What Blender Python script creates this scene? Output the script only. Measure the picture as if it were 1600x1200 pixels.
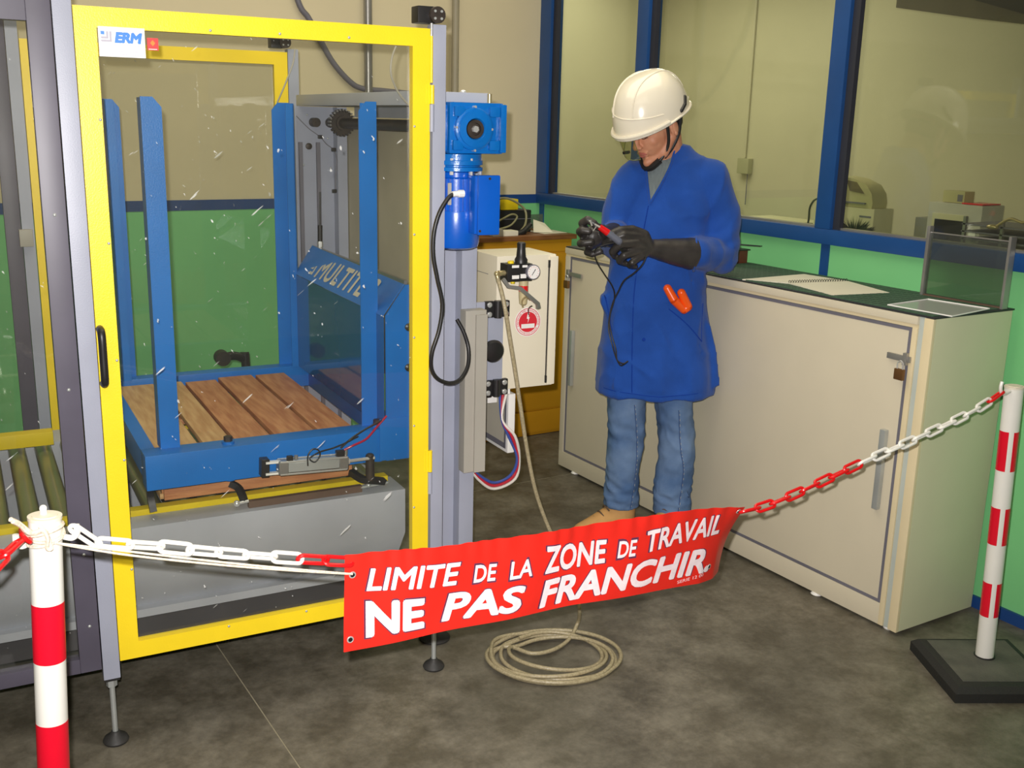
import bpy, bmesh, math, random
from mathutils import Vector, Matrix, noise
from mathutils.bvhtree import BVHTree
random.seed(7)
SC = bpy.context.scene
COL = SC.collection
PI = math.pi
for o in list(bpy.data.objects):
    bpy.data.objects.remove(o)

# ---------------------------------------------------------------- camera, world, lights, exposure
F_PX = 1641.91
cam_d = bpy.data.cameras.new('camera')
cam_d.sensor_fit = 'HORIZONTAL'; cam_d.sensor_width = 36.0
cam_d.lens = F_PX / 1600.0 * 36.0
cam_d.clip_start = 0.05; cam_d.clip_end = 60
cam = bpy.data.objects.new('camera', cam_d); COL.objects.link(cam)
FW = Vector((0.50905541, 0.82584402, -0.24257833)); RT = Vector((0.85414821, -0.51947979, 0.02390771)); UP = Vector((0.1062705, 0.2193682, 0.96983719))
CAM = Vector((-0.41123618, -2.6862331, 1.66))
cam.matrix_world = Matrix(((RT.x, UP.x, -FW.x, CAM.x), (RT.y, UP.y, -FW.y, CAM.y), (RT.z, UP.z, -FW.z, CAM.z), (0, 0, 0, 1)))
SC.camera = cam

w = bpy.data.worlds.new('world'); SC.world = w; w.use_nodes = True
w.node_tree.nodes['Background'].inputs[0].default_value = (0.9, 0.86, 0.7, 1)
w.node_tree.nodes['Background'].inputs[1].default_value = 0.03

def light(name, typ, loc, power, color=(1, 1, 1), size=0.1, size_y=None, aim=None):
    d = bpy.data.lights.new(name, typ); d.energy = power; d.color = color
    if typ == 'AREA':
        d.shape = 'RECTANGLE'; d.size = size; d.size_y = size_y or size
    else:
        d.shadow_soft_size = size
    o = bpy.data.objects.new(name, d); COL.objects.link(o); o.location = loc
    if aim is not None:
        o.rotation_euler = (Vector(aim) - Vector(loc)).to_track_quat('-Z', 'Y').to_euler()
    return o
# the camera's flash, up and to the left of the lens
fl = light('flash', 'SPOT', CAM - RT * 0.03 + UP * 0.05 + FW * 0.01, 400, (1.0, 0.96, 0.94), 0.012, aim=CAM + FW * 4 + RT * -0.1 + UP * 0.25)
fl.data.spot_size = math.radians(96); fl.data.spot_blend = 0.9
# workshop ceiling tubes
light('ceiling_tubes', 'AREA', (1.1, 0.3, 3.25), 52, (1.0, 0.93, 0.74), 3.4, 2.0)
light('ceiling_tubes_rear', 'AREA', (-0.6, -2.6, 3.25), 22, (1.0, 0.93, 0.74), 3.0, 2.0)
light('office_tubes', 'AREA', (3.9, 2.9, 2.78), 35, (1.0, 0.96, 0.82), 1.4, 2.2)

SC.view_settings.view_transform = 'Standard'; SC.view_settings.look = 'None'
SC.view_settings.exposure = 0.0; SC.view_settings.gamma = 1.0; SC.view_settings.use_curve_mapping = False
try:
    SC.cycles.max_bounces = 8; SC.cycles.transparent_max_bounces = 24
    SC.cycles.caustics_reflective = False; SC.cycles.caustics_refractive = False
except Exception:
    pass

# ---------------------------------------------------------------- frames
def rz(a):
    return Matrix.Rotation(a, 4, 'Z')
M_ = rz(-0.0669)                                                       # machine
C_ = Matrix.Translation((2.41726, -0.60830, 0)) @ rz(0.0075)          # long cabinet
P_ = Matrix.Translation((2.12, 0.47, 0)) @ rz(-0.5524)                # person
W_ = Matrix.Identity(4)

# ---------------------------------------------------------------- materials
def lin(c):
    return tuple((x / 255 / 12.92) if x / 255 <= 0.04045 else ((x / 255 + 0.055) / 1.055) ** 2.4 for x in c) + (1,)
MATS = {}
def mat(name, rgb, rough=0.5, metal=0.0, var=0.06, vscale=6.0, bump=0.0, bscale=60.0, rgb2=None, spec=0.5, coat=0.0, stretch=None, ramp=(0.35, 0.65), emit=0, sheen=0):
    if name in MATS: return MATS[name]
    m = bpy.data.materials.new(name); m.use_nodes = True; MATS[name] = m
    nt = m.node_tree; b = nt.nodes['Principled BSDF']
    b.inputs['Roughness'].default_value = rough; b.inputs['Metallic'].default_value = metal
    b.inputs['Specular IOR Level'].default_value = spec; b.inputs['Coat Weight'].default_value = coat
    b.inputs['Sheen Weight'].default_value = sheen
    tc = nt.nodes.new('ShaderNodeTexCoord'); mp = nt.nodes.new('ShaderNodeMapping')
    nt.links.new(tc.outputs['Object'], mp.inputs[0])
    if stretch: mp.inputs['Scale'].default_value = stretch
    n = nt.nodes.new('ShaderNodeTexNoise'); n.inputs['Scale'].default_value = vscale; n.inputs['Detail'].default_value = 6
    nt.links.new(mp.outputs[0], n.inputs['Vector'])
    r = nt.nodes.new('ShaderNodeValToRGB'); nt.links.new(n.outputs['Fac'], r.inputs[0])
    c = lin(rgb)
    if rgb2: c1, c2 = c, lin(rgb2)
    else:
        c1 = tuple(x * (1 - var) for x in c[:3]) + (1,); c2 = tuple(min(1, x * (1 + var)) for x in c[:3]) + (1,)
    r.color_ramp.elements[0].position = ramp[0]; r.color_ramp.elements[0].color = c1
    r.color_ramp.elements[1].position = ramp[1]; r.color_ramp.elements[1].color = c2
    nt.links.new(r.outputs[0], b.inputs['Base Color'])
    if emit:
        nt.links.new(r.outputs[0], b.inputs['Emission Color']); b.inputs['Emission Strength'].default_value = emit
    if bump:
        n2 = nt.nodes.new('ShaderNodeTexNoise'); n2.inputs['Scale'].default_value = bscale; n2.inputs['Detail'].default_value = 4
        nt.links.new(mp.outputs[0], n2.inputs['Vector'])
        bp = nt.nodes.new('ShaderNodeBump'); bp.inputs['Strength'].default_value = bump; bp.inputs['Distance'].default_value = 0.004
        nt.links.new(n2.outputs['Fac'], bp.inputs['Height']); nt.links.new(bp.outputs[0], b.inputs['Normal'])
    return m

def glass(name, tint=(0.9, 0.93, 0.88), rough=0.0, scratch=0.0, haze=0.0, ior=1.5):
    m = bpy.data.materials.new(name); m.use_nodes = True; MATS[name] = m
    nt = m.node_tree; nt.nodes.remove(nt.nodes['Principled BSDF'])
    out = nt.nodes['Material Output']
    tr = nt.nodes.new('ShaderNodeBsdfTransparent'); tr.inputs[0].default_value = tint + (1,)
    gl = nt.nodes.new('ShaderNodeBsdfGlossy'); gl.inputs['Roughness'].default_value = rough
    ge = nt.nodes.new('ShaderNodeNewGeometry'); dt = nt.nodes.new('ShaderNodeVectorMath'); dt.operation = 'DOT_PRODUCT'
    nt.links.new(ge.outputs['Incoming'], dt.inputs[0]); nt.links.new(ge.outputs['Normal'], dt.inputs[1])
    def mth(op, a, b=None):
        n = nt.nodes.new('ShaderNodeMath'); n.operation = op
        for i, v in enumerate((a, b)):
            if v is None: continue
            if isinstance(v, (int, float)): n.inputs[i].default_value = v
            else: nt.links.new(v, n.inputs[i])
        return n.outputs[0]
    f0 = ((ior - 1) / (ior + 1)) ** 2
    ab = mth('ABSOLUTE', dt.outputs['Value']); om = mth('SUBTRACT', 1.0, ab); p5 = mth('POWER', om, 5.0)
    fr = mth('ADD', mth('MULTIPLY', p5, 1 - f0), f0)
    mx = nt.nodes.new('ShaderNodeMixShader')
    nt.links.new(fr, mx.inputs[0]); nt.links.new(tr.outputs[0], mx.inputs[1]); nt.links.new(gl.outputs[0], mx.inputs[2])
    last = mx
    if haze or scratch:
        df = nt.nodes.new('ShaderNodeBsdfDiffuse'); df.inputs[0].default_value = (0.85, 0.86, 0.84, 1)
        mx2 = nt.nodes.new('ShaderNodeMixShader')
        nt.links.new(mx.outputs[0], mx2.inputs[1]); nt.links.new(df.outputs[0], mx2.inputs[2])
        if scratch:
            tc = nt.nodes.new('ShaderNodeTexCoord')
            facs = []
            for (sc, st, rot, th) in ((75, (1, 1, 0.5), 0.5, 0.745), (60, (1.0, 1, 0.14), -0.9, 0.735)):
                mp = nt.nodes.new('ShaderNodeMapping'); mp.inputs['Rotation'].default_value = (0, rot, 0); mp.inputs['Scale'].default_value = st
                mp.inputs['Rotation'].default_value = (0, 0, 0)
                m0 = nt.nodes.new('ShaderNodeMapping'); m0.inputs['Rotation'].default_value = (0, rot, 0)
                nt.links.new(tc.outputs['Object'], m0.inputs[0]); nt.links.new(m0.outputs[0], mp.inputs[0])
                n = nt.nodes.new('ShaderNodeTexNoise'); n.inputs['Scale'].default_value = sc; n.inputs['Detail'].default_value = 2
                nt.links.new(mp.outputs[0], n.inputs['Vector'])
                mr = nt.nodes.new('ShaderNodeMapRange'); mr.inputs[1].default_value = th; mr.inputs[2].default_value = th + 0.03
                mr.inputs[3].default_value = 0; mr.inputs[4].default_value = scratch
                nt.links.new(n.outputs['Fac'], mr.inputs[0]); facs.append(mr)
            ad = nt.nodes.new('ShaderNodeMath'); ad.operation = 'ADD'
            nt.links.new(facs[0].outputs[0], ad.inputs[0]); nt.links.new(facs[1].outputs[0], ad.inputs[1])
            ad2 = nt.nodes.new('ShaderNodeMath'); ad2.operation = 'ADD'; ad2.inputs[1].default_value = haze
            nt.links.new(ad.outputs[0], ad2.inputs[0]); nt.links.new(ad2.outputs[0], mx2.inputs[0])
        else:
            mx2.inputs[0].default_value = haze
        last = mx2
    nt.links.new(last.outputs[0], out.inputs[0])
    return m

YEL = mat('yellow_paint', (250, 218, 36), 0.38, bump=0.12, bscale=300, var=0.04)
YEL2 = mat('yellow_rail', (222, 196, 24), 0.45, var=0.1)
GREY = mat('grey_paint', (160, 164, 180), 0.42, bump=0.08, bscale=300, var=0.05)
GREYD = mat('machine_grey', (176, 179, 188), 0.42, var=0.08, vscale=4, bump=0.05)
DARKF = mat('dark_frame', (84, 80, 94), 0.42, var=0.12, vscale=5)
SKIRT = mat('dark_skirt', (66, 64, 68), 0.5, var=0.1)
BLUE = mat('blue_paint', (22, 112, 196), 0.36, bump=0.1, bscale=250, var=0.07)
BLUEG = mat('blue_gloss', (20, 92, 156), 0.09, var=0.05, vscale=2, coat=0.6)
CBLUE = mat('cast_blue', (12, 104, 184), 0.26, bump=0.25, bscale=90, var=0.1, coat=0.3)
CBLUE2 = mat('motor_blue', (14, 88, 190), 0.26, bump=0.05, bscale=90, var=0.06, coat=0.3)
CHROME = mat('chrome', (226, 226, 224), 0.2, 0.6, var=0.05)
STEEL = mat('steel', (158, 156, 152), 0.35, 0.6, var=0.12)
ZINC = mat('zinc', (184, 188, 186), 0.38, 0.45, var=0.12)
BRASS = mat('brass', (186, 170, 126), 0.3, 0.55, var=0.1)
BLACK = mat('black_plastic', (34, 33, 34), 0.4, var=0.1)
RUB = mat('rubber', (48, 47, 46), 0.6, var=0.15, vscale=20, bump=0.2)
IRON = mat('dark_iron', (62, 54, 48), 0.5, 0.3, var=0.25, vscale=30)
BROWN = mat('brown_bar', (96, 76, 62), 0.5, var=0.15)
WOOD = mat('pallet_wood', (206, 170, 118), 0.65, rgb2=(178, 136, 88), vscale=9, stretch=(6, 0.7, 6), bump=0.25, bscale=30)
WOOD2 = mat('pallet_wood_red', (196, 142, 96), 0.6, rgb2=(164, 106, 66), vscale=9, stretch=(6, 0.7, 6), bump=0.25, bscale=30)
WOODX = mat('pallet_wood_cross', (196, 138, 92), 0.65, rgb2=(164, 104, 66), vscale=9, stretch=(0.7, 6, 6), bump=0.25, bscale=30)
CREAM = mat('cream_enamel', (214, 204, 180), 0.45, var=0.03, vscale=2.5)
CREAMD = mat('cream_enamel_side', (196, 190, 160), 0.45, var=0.04, vscale=2.5)
CREAMS = mat('cream_strip', (226, 210, 172), 0.45, var=0.03)
PALEB = mat('pale_blue_strip', (186, 194, 188), 0.4, var=0.03)
GASK = mat('gasket', (112, 110, 120), 0.5, var=0.08)
BOXC = mat('box_cream', (228, 220, 198), 0.42, var=0.02)
BOXG = mat('box_grey', (190, 184, 170), 0.45, var=0.03)
DUCT = mat('duct_beige', (168, 164, 154), 0.5, var=0.04)
WHITE = mat('white_plastic', (238, 236, 232), 0.4, var=0.02)
WPOLE = mat('white_pole', (232, 230, 222), 0.35, var=0.02)
RED = mat('red_film', (222, 18, 44), 0.25, var=0.03)
REDC = mat('red_chain', (214, 22, 26), 0.3, var=0.04)
VINYL = mat('red_vinyl', (228, 44, 34), 0.3, var=0.05, vscale=12, bump=0.15, bscale=45)
PRINT = mat('white_print', (244, 226, 230), 0.5, var=0.06, vscale=60)
BORD = mat('print_outline', (96, 50, 78), 0.5, var=0.05)
ROPE = mat('rope', (222, 208, 188), 0.8, var=0.12, vscale=120, bump=0.5, bscale=300)
HOSE = mat('braided_hose', (176, 164, 132), 0.3, rgb2=(150, 138, 108), vscale=160, bump=0.3, bscale=250)
WALLC = mat('wall_cream', (218, 206, 172), 0.85, var=0.03, vscale=1.4, bump=0.05, bscale=25)
WALLG = mat('wall_green', (126, 204, 136), 0.55, var=0.05, vscale=2, bump=0.05, bscale=25)
WALLB = mat('wall_blue', (26, 66, 128), 0.5, var=0.05)
FRB = mat('frame_blue', (26, 72, 132), 0.4, var=0.06)
FRD = mat('frame_dark', (44, 46, 56), 0.5, var=0.05)
OFFW = mat('office_wall', (194, 188, 158), 0.85, var=0.04, vscale=1.2)
CEIL = mat('ceiling_tile', (190, 186, 170), 0.9, var=0.03)
CONC = mat('concrete', (90, 86, 76), 0.42, rgb2=(126, 120, 106), vscale=1.8, bump=0.12, bscale=35, ramp=(0.3, 0.72))
# darker mottling and wear over the concrete
_nt = CONC.node_tree; _b = _nt.nodes['Principled BSDF']
_src = _b.inputs['Base Color'].links[0].from_socket
_tc = [n for n in _nt.nodes if n.bl_idname == 'ShaderNodeTexCoord'][0]
_n3 = _nt.nodes.new('ShaderNodeTexNoise'); _n3.inputs['Scale'].default_value = 6; _n3.inputs['Detail'].default_value = 10; _n3.inputs['Roughness'].default_value = 0.68
_nt.links.new(_tc.outputs['Object'], _n3.inputs['Vector'])
_r3 = _nt.nodes.new('ShaderNodeValToRGB'); _r3.color_ramp.elements[0].position = 0.40; _r3.color_ramp.elements[0].color = (0.60, 0.58, 0.54, 1)
_r3.color_ramp.elements[1].position = 0.62; _r3.color_ramp.elements[1].color = (1.12, 1.12, 1.12, 1)
_nt.links.new(_n3.outputs['Fac'], _r3.inputs[0])
_mm = _nt.nodes.new('ShaderNodeMix'); _mm.data_type = 'RGBA'; _mm.blend_type = 'MULTIPLY'; _mm.inputs[0].default_value = 1
_nt.links.new(_src, _mm.inputs[6]); _nt.links.new(_r3.outputs[0], _mm.inputs[7]); _nt.links.new(_mm.outputs[2], _b.inputs['Base Color'])
_n4 = _nt.nodes.new('ShaderNodeTexNoise'); _n4.inputs['Scale'].default_value = 38; _n4.inputs['Detail'].default_value = 8; _n4.inputs['Roughness'].default_value = 0.7
_nt.links.new(_tc.outputs['Object'], _n4.inputs['Vector'])
_r4 = _nt.nodes.new('ShaderNodeValToRGB'); _r4.color_ramp.elements[0].position = 0.3; _r4.color_ramp.elements[0].color = (0.78, 0.78, 0.78, 1)
_r4.color_ramp.elements[1].position = 0.7; _r4.color_ramp.elements[1].color = (1.2, 1.2, 1.2, 1)
_e = _r4.color_ramp.elements.new(0.78); _e.color = (2.0, 1.9, 1.7, 1)
_nt.links.new(_n4.outputs['Fac'], _r4.inputs[0])
_m4 = _nt.nodes.new('ShaderNodeMix'); _m4.data_type = 'RGBA'; _m4.blend_type = 'MULTIPLY'; _m4.inputs[0].default_value = 1
_nt.links.new(_mm.outputs[2], _m4.inputs[6]); _nt.links.new(_r4.outputs[0], _m4.inputs[7]); _nt.links.new(_m4.outputs[2], _b.inputs['Base Color'])
_mr = _nt.nodes.new('ShaderNodeMapRange'); _mr.inputs[3].default_value = 0.3; _mr.inputs[4].default_value = 0.6
_nt.links.new(_n3.outputs['Fac'], _mr.inputs[0]); _nt.links.new(_mr.outputs[0], _b.inputs['Roughness'])
JOINT = mat('joint_filler', (150, 142, 120), 0.7, var=0.1, vscale=40)
MUST = mat('mustard_paint', (196, 140, 26), 0.45, var=0.06, vscale=4)
WTOP = mat('wood_top', (140, 92, 52), 0.5, rgb2=(112, 68, 36), vscale=8, stretch=(1, 8, 8))
PAPER = mat('paper', (226, 220, 200), 0.8, var=0.03)
MATG = mat('green_mat', (62, 92, 70), 0.7, var=0.1)
COATM = mat('blue_cotton', (32, 78, 164), 0.85, var=0.10, vscale=9, bump=0.35, bscale=420, sheen=0.15, spec=0.2)
COATD = mat('blue_cotton_seam', (18, 58, 150), 0.85, var=0.06, bump=0.3, bscale=400, spec=0.2)
DENIM = mat('denim', (78, 108, 152), 0.85, rgb2=(122, 148, 184), vscale=6, bump=0.4, bscale=500, spec=0.2, ramp=(0.36, 0.7))
STITCH = mat('stitch', (176, 178, 176), 0.8, var=0.1)
KNIT = mat('grey_knit', (112, 122, 124), 0.9, var=0.12, vscale=90, stretch=(1, 1, 0.15), bump=0.8, bscale=120)
SKIN = mat('skin', (208, 150, 118), 0.5, rgb2=(194, 130, 100), vscale=16, spec=0.35)
HAIR = mat('hair', (44, 32, 26), 0.7, var=0.2, vscale=90, bump=0.5, bscale=200)
GLOVE = mat('glove_rubber', (44, 42, 42), 0.42, rgb2=(62, 58, 56), vscale=12, bump=0.08, bscale=40)
HELM = mat('helmet_shell', (232, 224, 206), 0.2, var=0.015, coat=0.5)
BOOT = mat('tan_nubuck', (206, 158, 98), 0.8, var=0.08, vscale=14)
BOOTD = mat('boot_sole', (120, 84, 50), 0.7, var=0.1)
ORANGE = mat('orange_grip', (248, 92, 24), 0.3, var=0.03)
POLYC = glass('scratched_polycarbonate', (0.94, 0.945, 0.925), 0.02, scratch=0.6, haze=0.006, ior=1.4)
GLZ = glass('window_glass', (0.93, 0.95, 0.87), 0.0, haze=0.008, ior=1.5)
CLEAR = glass('clear_glass', (0.62, 0.66, 0.60), 0.0, haze=0.03, ior=1.5)
VISOR = glass('visor_green', (0.78, 0.78, 0.50), 0.0, haze=0.04)
SLEEVE = glass('plastic_sleeve', (0.8, 0.84, 0.8), 0.08, haze=0.28)

# ---------------------------------------------------------------- mesh builder
def catmull(pts, k=6, closed=False):
    P = [Vector(p) for p in pts]
    if len(P) < 3: return P
    out = []; n = len(P)
    rng = range(n if closed else n - 1)
    for i in rng:
        if closed: p0, p1, p2, p3 = P[i - 1], P[i], P[(i + 1) % n], P[(i + 2) % n]
        else: p0, p1, p2, p3 = P[max(i - 1, 0)], P[i], P[i + 1], P[min(i + 2, n - 1)]
        for j in range(k):
            t = j / k
            out.append(0.5 * ((2 * p1) + (p2 - p0) * t + (2 * p0 - 5 * p1 + 4 * p2 - p3) * t * t + (3 * p1 - p0 - 3 * p2 + p3) * t ** 3))
    if not closed: out.append(P[-1].copy())
    return out

class G:
    def __init__(s): s.bm = bmesh.new(); s.mi = 0
    def box(s, x0, x1, y0, y1, z0, z1, bev=0.0, seg=2):
        t = bmesh.new()
        bmesh.ops.create_cube(t, size=1)
        for v in t.verts: v.co = ((x0 + x1) / 2 + v.co.x * (x1 - x0), (y0 + y1) / 2 + v.co.y * (y1 - y0), (z0 + z1) / 2 + v.co.z * (z1 - z0))
        if bev: bmesh.ops.bevel(t, geom=list(t.edges), offset=bev, segments=seg, profile=0.7, affect='EDGES')
        s.merge(t); return s
    def merge(s, t):
        m = {}
        for v in t.verts: m[v] = s.bm.verts.new(v.co)
        for f in t.faces:
            try:
                nf = s.bm.faces.new([m[v] for v in f.verts]); nf.material_index = s.mi
            except ValueError: pass
        t.free()
    def obox(s, c, ax, ay, az, bev=0.0):
        """box centred at c with half-extent vectors"""
        t = bmesh.new(); bmesh.ops.create_cube(t, size=2)
        c, ax, ay, az = Vector(c), Vector(ax), Vector(ay), Vector(az)
        for v in t.verts: v.co = c + ax * v.co.x + ay * v.co.y + az * v.co.z
        if bev: bmesh.ops.bevel(t, geom=list(t.edges), offset=bev, segments=1, affect='EDGES')
        bmesh.ops.recalc_face_normals(t, faces=t.faces)
        s.merge(t); return s
    def rings(s, rings, cap=True, closed=False):
        vs = [[s.bm.verts.new(p) for p in r] for r in rings]
        n = len(vs[0]); m = len(vs)
        for i in range(m if closed else m - 1):
            a, b = vs[i], vs[(i + 1) % m]
            for j in range(n):
                f = s.bm.faces.new((a[j], a[(j + 1) % n], b[(j + 1) % n], b[j])); f.material_index = s.mi
        if cap and not closed:
            s.bm.faces.new(list(reversed(vs[0]))).material_index = s.mi; s.bm.faces.new(vs[-1]).material_index = s.mi
        return s
    def cyl(s, p0, p1, r0, r1=None, n=16):
        p0, p1 = Vector(p0), Vector(p1); r1 = r0 if r1 is None else r1
        d = (p1 - p0).normalized(); a = d.orthogonal().normalized(); b = d.cross(a)
        R = lambda p, r: [p + (a * math.cos(2 * PI * i / n) + b * math.sin(2 * PI * i / n)) * r for i in range(n)]
        return s.rings([R(p0, max(r0, 1e-5)), R(p1, max(r1, 1e-5))])
    def tube(s, pts, r, n=8, k=6, closed=False, smooth=True):
        P = catmull(pts, k, closed) if smooth else [Vector(p) for p in pts]
        m = len(P); T = []
        for i in range(m):
            a = P[(i - 1) % m] if (closed or i > 0) else P[i]; b = P[(i + 1) % m] if (closed or i < m - 1) else P[i]
            T.append((b - a).normalized())
        u = T[0].orthogonal().normalized(); rr = []
        for i in range(m):
            if i: u = (u - T[i] * u.dot(T[i])).normalized()
            v = T[i].cross(u); ri = r(i / (m - 1)) if callable(r) else r
            rr.append([P[i] + (u * math.cos(2 * PI * j / n) + v * math.sin(2 * PI * j / n)) * ri for j in range(n)])
        return s.rings(rr, cap=not closed, closed=closed)
    def prism(s, pts, axis, lo, hi):
        f = {'x': lambda a, b, c: (c, a, b), 'y': lambda a, b, c: (a, c, b), 'z': lambda a, b, c: (a, b, c)}[axis]
        t = bmesh.new()
        A = [t.verts.new(f(a, b, lo)) for a, b in pts]; B = [t.verts.new(f(a, b, hi)) for a, b in pts]
        t.faces.new(A); t.faces.new(list(reversed(B))); n = len(pts)
        for i in range(n): t.faces.new((A[i], A[(i + 1) % n], B[(i + 1) % n], B[i]))
        bmesh.ops.recalc_face_normals(t, faces=t.faces); s.merge(t); return s
    def lathe(s, prof, c, axis=(0, 0, 1), n=24):
        c = Vector(c); d = Vector(axis).normalized(); a = d.orthogonal().normalized(); b = d.cross(a)
        return s.rings([[c + d * h + (a * math.cos(2 * PI * i / n) + b * math.sin(2 * PI * i / n)) * max(r, 1e-4) for i in range(n)] for r, h in prof])
    def ell(s, c, r, R=None, u=16, v=10):
        t = bmesh.new(); bmesh.ops.create_uvsphere(t, u_segments=u, v_segments=v, radius=1)
        r = (r, r, r) if not isinstance(r, (tuple, list)) else r
        for q in t.verts:
            p = Vector((q.co.x * r[0], q.co.y * r[1], q.co.z * r[2]))
            if R is not None: p = R @ p
            q.co = p + Vector(c)
        s.merge(t); return s
    def cap(s, p0, p1, r0, r1=None, n=14):
        """capsule"""
        r1 = r0 if r1 is None else r1
        s.cyl(p0, p1, r0, r1, n); s.ell(p0, r0, u=n, v=8); s.ell(p1, r1, u=n, v=8); return s
    def chain(s, pts, rs, n=14):
        for i in range(len(pts) - 1): s.cap(pts[i], pts[i + 1], rs[i], rs[i + 1], n)
        return s
    def quad(s, a, b, c, d, th=0.0):
        vs = [Vector(p) for p in (a, b, c, d)]
        if th:
            nrm = (vs[1] - vs[0]).cross(vs[3] - vs[0]).normalized() * th
            t = bmesh.new(); A = [t.verts.new(p) for p in vs]; B = [t.verts.new(p + nrm) for p in vs]
            t.faces.new(A); t.faces.new(B[::-1])
            for i in range(4): t.faces.new((A[i], A[(i + 1) % 4], B[(i + 1) % 4], B[i]))
            bmesh.ops.recalc_face_normals(t, faces=t.faces); s.merge(t)
        else: s.bm.faces.new([s.bm.verts.new(p) for p in vs])
        return s
    def mesh(s, name, mats, ang=0.7, recalc=True):
        if recalc: bmesh.ops.recalc_face_normals(s.bm, faces=s.bm.faces)
        me = bpy.data.meshes.new(name); s.bm.to_mesh(me); s.bm.free()
        for m in (mats if isinstance(mats, (list, tuple)) else [mats]): me.materials.append(m)
        fin(me, ang); return me

def fin(me, ang=0.7):
    me.polygons.foreach_set('use_smooth', [True] * len(me.polygons))
    try: me.set_sharp_from_angle(angle=ang)
    except Exception: pass

FRAMES = {}
def link(name, me, parent, frame=None):
    o = bpy.data.objects.new(name, me); COL.objects.link(o)
    if parent is not None: o.parent = parent
    elif frame is not None: o.matrix_world = frame
    return o
def thing(name, label, cat, frame=W_, group=None):
    o = bpy.data.objects.new(name, None); COL.objects.link(o); o.matrix_world = frame
    o.empty_display_size = 0.05
    o['label'] = label; o['category'] = cat
    if group: o['group'] = group
    return o
def part(name, g, m, parent, label=None, kind=None, ang=0.7):
    me = g if isinstance(g, bpy.types.Mesh) else g.mesh(name, m, ang)
    o = link(name, me, parent)
    if label: o['label'] = label
    if kind: o['kind'] = kind
    return o
def single(name, g, m, label, cat, frame=W_, group=None, ang=0.7):
    me = g if isinstance(g, bpy.types.Mesh) else g.mesh(name, m, ang)
    o = link(name, me, None, frame); o['label'] = label; o['category'] = cat
    if group: o['group'] = group
    return o
def struct(name, g, m, parent=None, frame=W_):
    o = link(name, g.mesh(name, m), parent, frame)
    if parent is None: o['kind'] = 'structure'
    return o
FONT = bpy.data.fonts.load('<builtin>') if '<builtin>' in [f.filepath for f in bpy.data.fonts] else None
def text_bm(txt, bold=0.0, shear=0.0, space=1.0):
    """flat text in xy, scaled so that its box is 0..1 x 0..1; returns (verts, faces, width/height)"""
    cu = bpy.data.curves.new('t', 'FONT'); cu.body = txt; cu.offset = bold; cu.shear = shear; cu.space_character = space
    cu.resolution_u = 4
    ob = bpy.data.objects.new('t', cu); COL.objects.link(ob)
    dg = bpy.context.evaluated_depsgraph_get(); me = bpy.data.meshes.new_from_object(ob.evaluated_get(dg))
    vs = [v.co.copy() for v in me.vertices]; fs = [tuple(p.vertices) for p in me.polygons]
    bpy.data.objects.remove(ob); bpy.data.curves.remove(cu); bpy.data.meshes.remove(me)
    x0 = min(v.x for v in vs); x1 = max(v.x for v in vs); y0 = min(v.y for v in vs); y1 = max(v.y for v in vs)
    for v in vs: v.x = (v.x - x0) / (x1 - x0); v.y = (v.y - y0) / (y1 - y0)
    return vs, fs, (x1 - x0) / (y1 - y0)
def lift(fn, u, v, h):
    p = Vector(fn(u, v)); n = (Vector(fn(u + 0.01, v)) - p).cross(Vector(fn(u, v + 0.01)) - p)
    return p + n.normalized() * h
TXC = {}
def put_text(g, txt, fn, bold=0.0, shear=0.0, space=1.0, cuts=0):
    """fn maps (u,v) in the unit box to 3D; weight is added by shifted copies of the strokes"""
    key = (txt, shear, space)
    if key not in TXC: TXC[key] = text_bm(txt, 0.0, shear, space)
    vs, fs, asp = TXC[key]
    if bold:
        for k in range(8):
            a = k * PI / 4; du, dv = bold * math.cos(a) / asp, bold * math.sin(a)
            sx, sy = 1 - 2 * bold / asp, 1 - 2 * bold
            put_text(g, txt, lambda u, v: lift(fn, bold / asp + u * sx + du, bold + v * sy + dv, 4e-5 * (k + 1)), 0, shear, space, cuts)
    t = bmesh.new(); V = [t.verts.new(v) for v in vs]
    for f in fs:
        try: t.faces.new([V[i] for i in f])
        except ValueError: pass
    bmesh.ops.remove_doubles(t, verts=t.verts, dist=1e-5)
    for i in range(1, cuts):
        bmesh.ops.bisect_plane(t, geom=t.verts[:] + t.edges[:] + t.faces[:], plane_co=(i / cuts, 0, 0), plane_no=(1, 0, 0))
    for v in t.verts: v.co = Vector(fn(v.co.x, v.co.y))
    g.merge(t)
def voxel(g, vox, smooth=4, name='b', mats=None, fac=0.5):
    me = bpy.data.meshes.new(name); g.bm.to_mesh(me); g.bm.free()
    ob = bpy.data.objects.new(name, me); COL.objects.link(ob)
    md = ob.modifiers.new('r', 'REMESH'); md.mode = 'VOXEL'; md.voxel_size = vox
    if smooth:
        sm = ob.modifiers.new('s', 'SMOOTH'); sm.iterations = smooth; sm.factor = fac
    dg = bpy.context.evaluated_depsgraph_get(); out = bpy.data.meshes.new_from_object(ob.evaluated_get(dg))
    bpy.data.objects.remove(ob); bpy.data.meshes.remove(me)
    out.materials.clear()
    for m in (mats if isinstance(mats, (list, tuple)) else [mats]): out.materials.append(m)
    out.polygons.foreach_set('use_smooth', [True] * len(out.polygons))
    out.name = name
    return out

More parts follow.
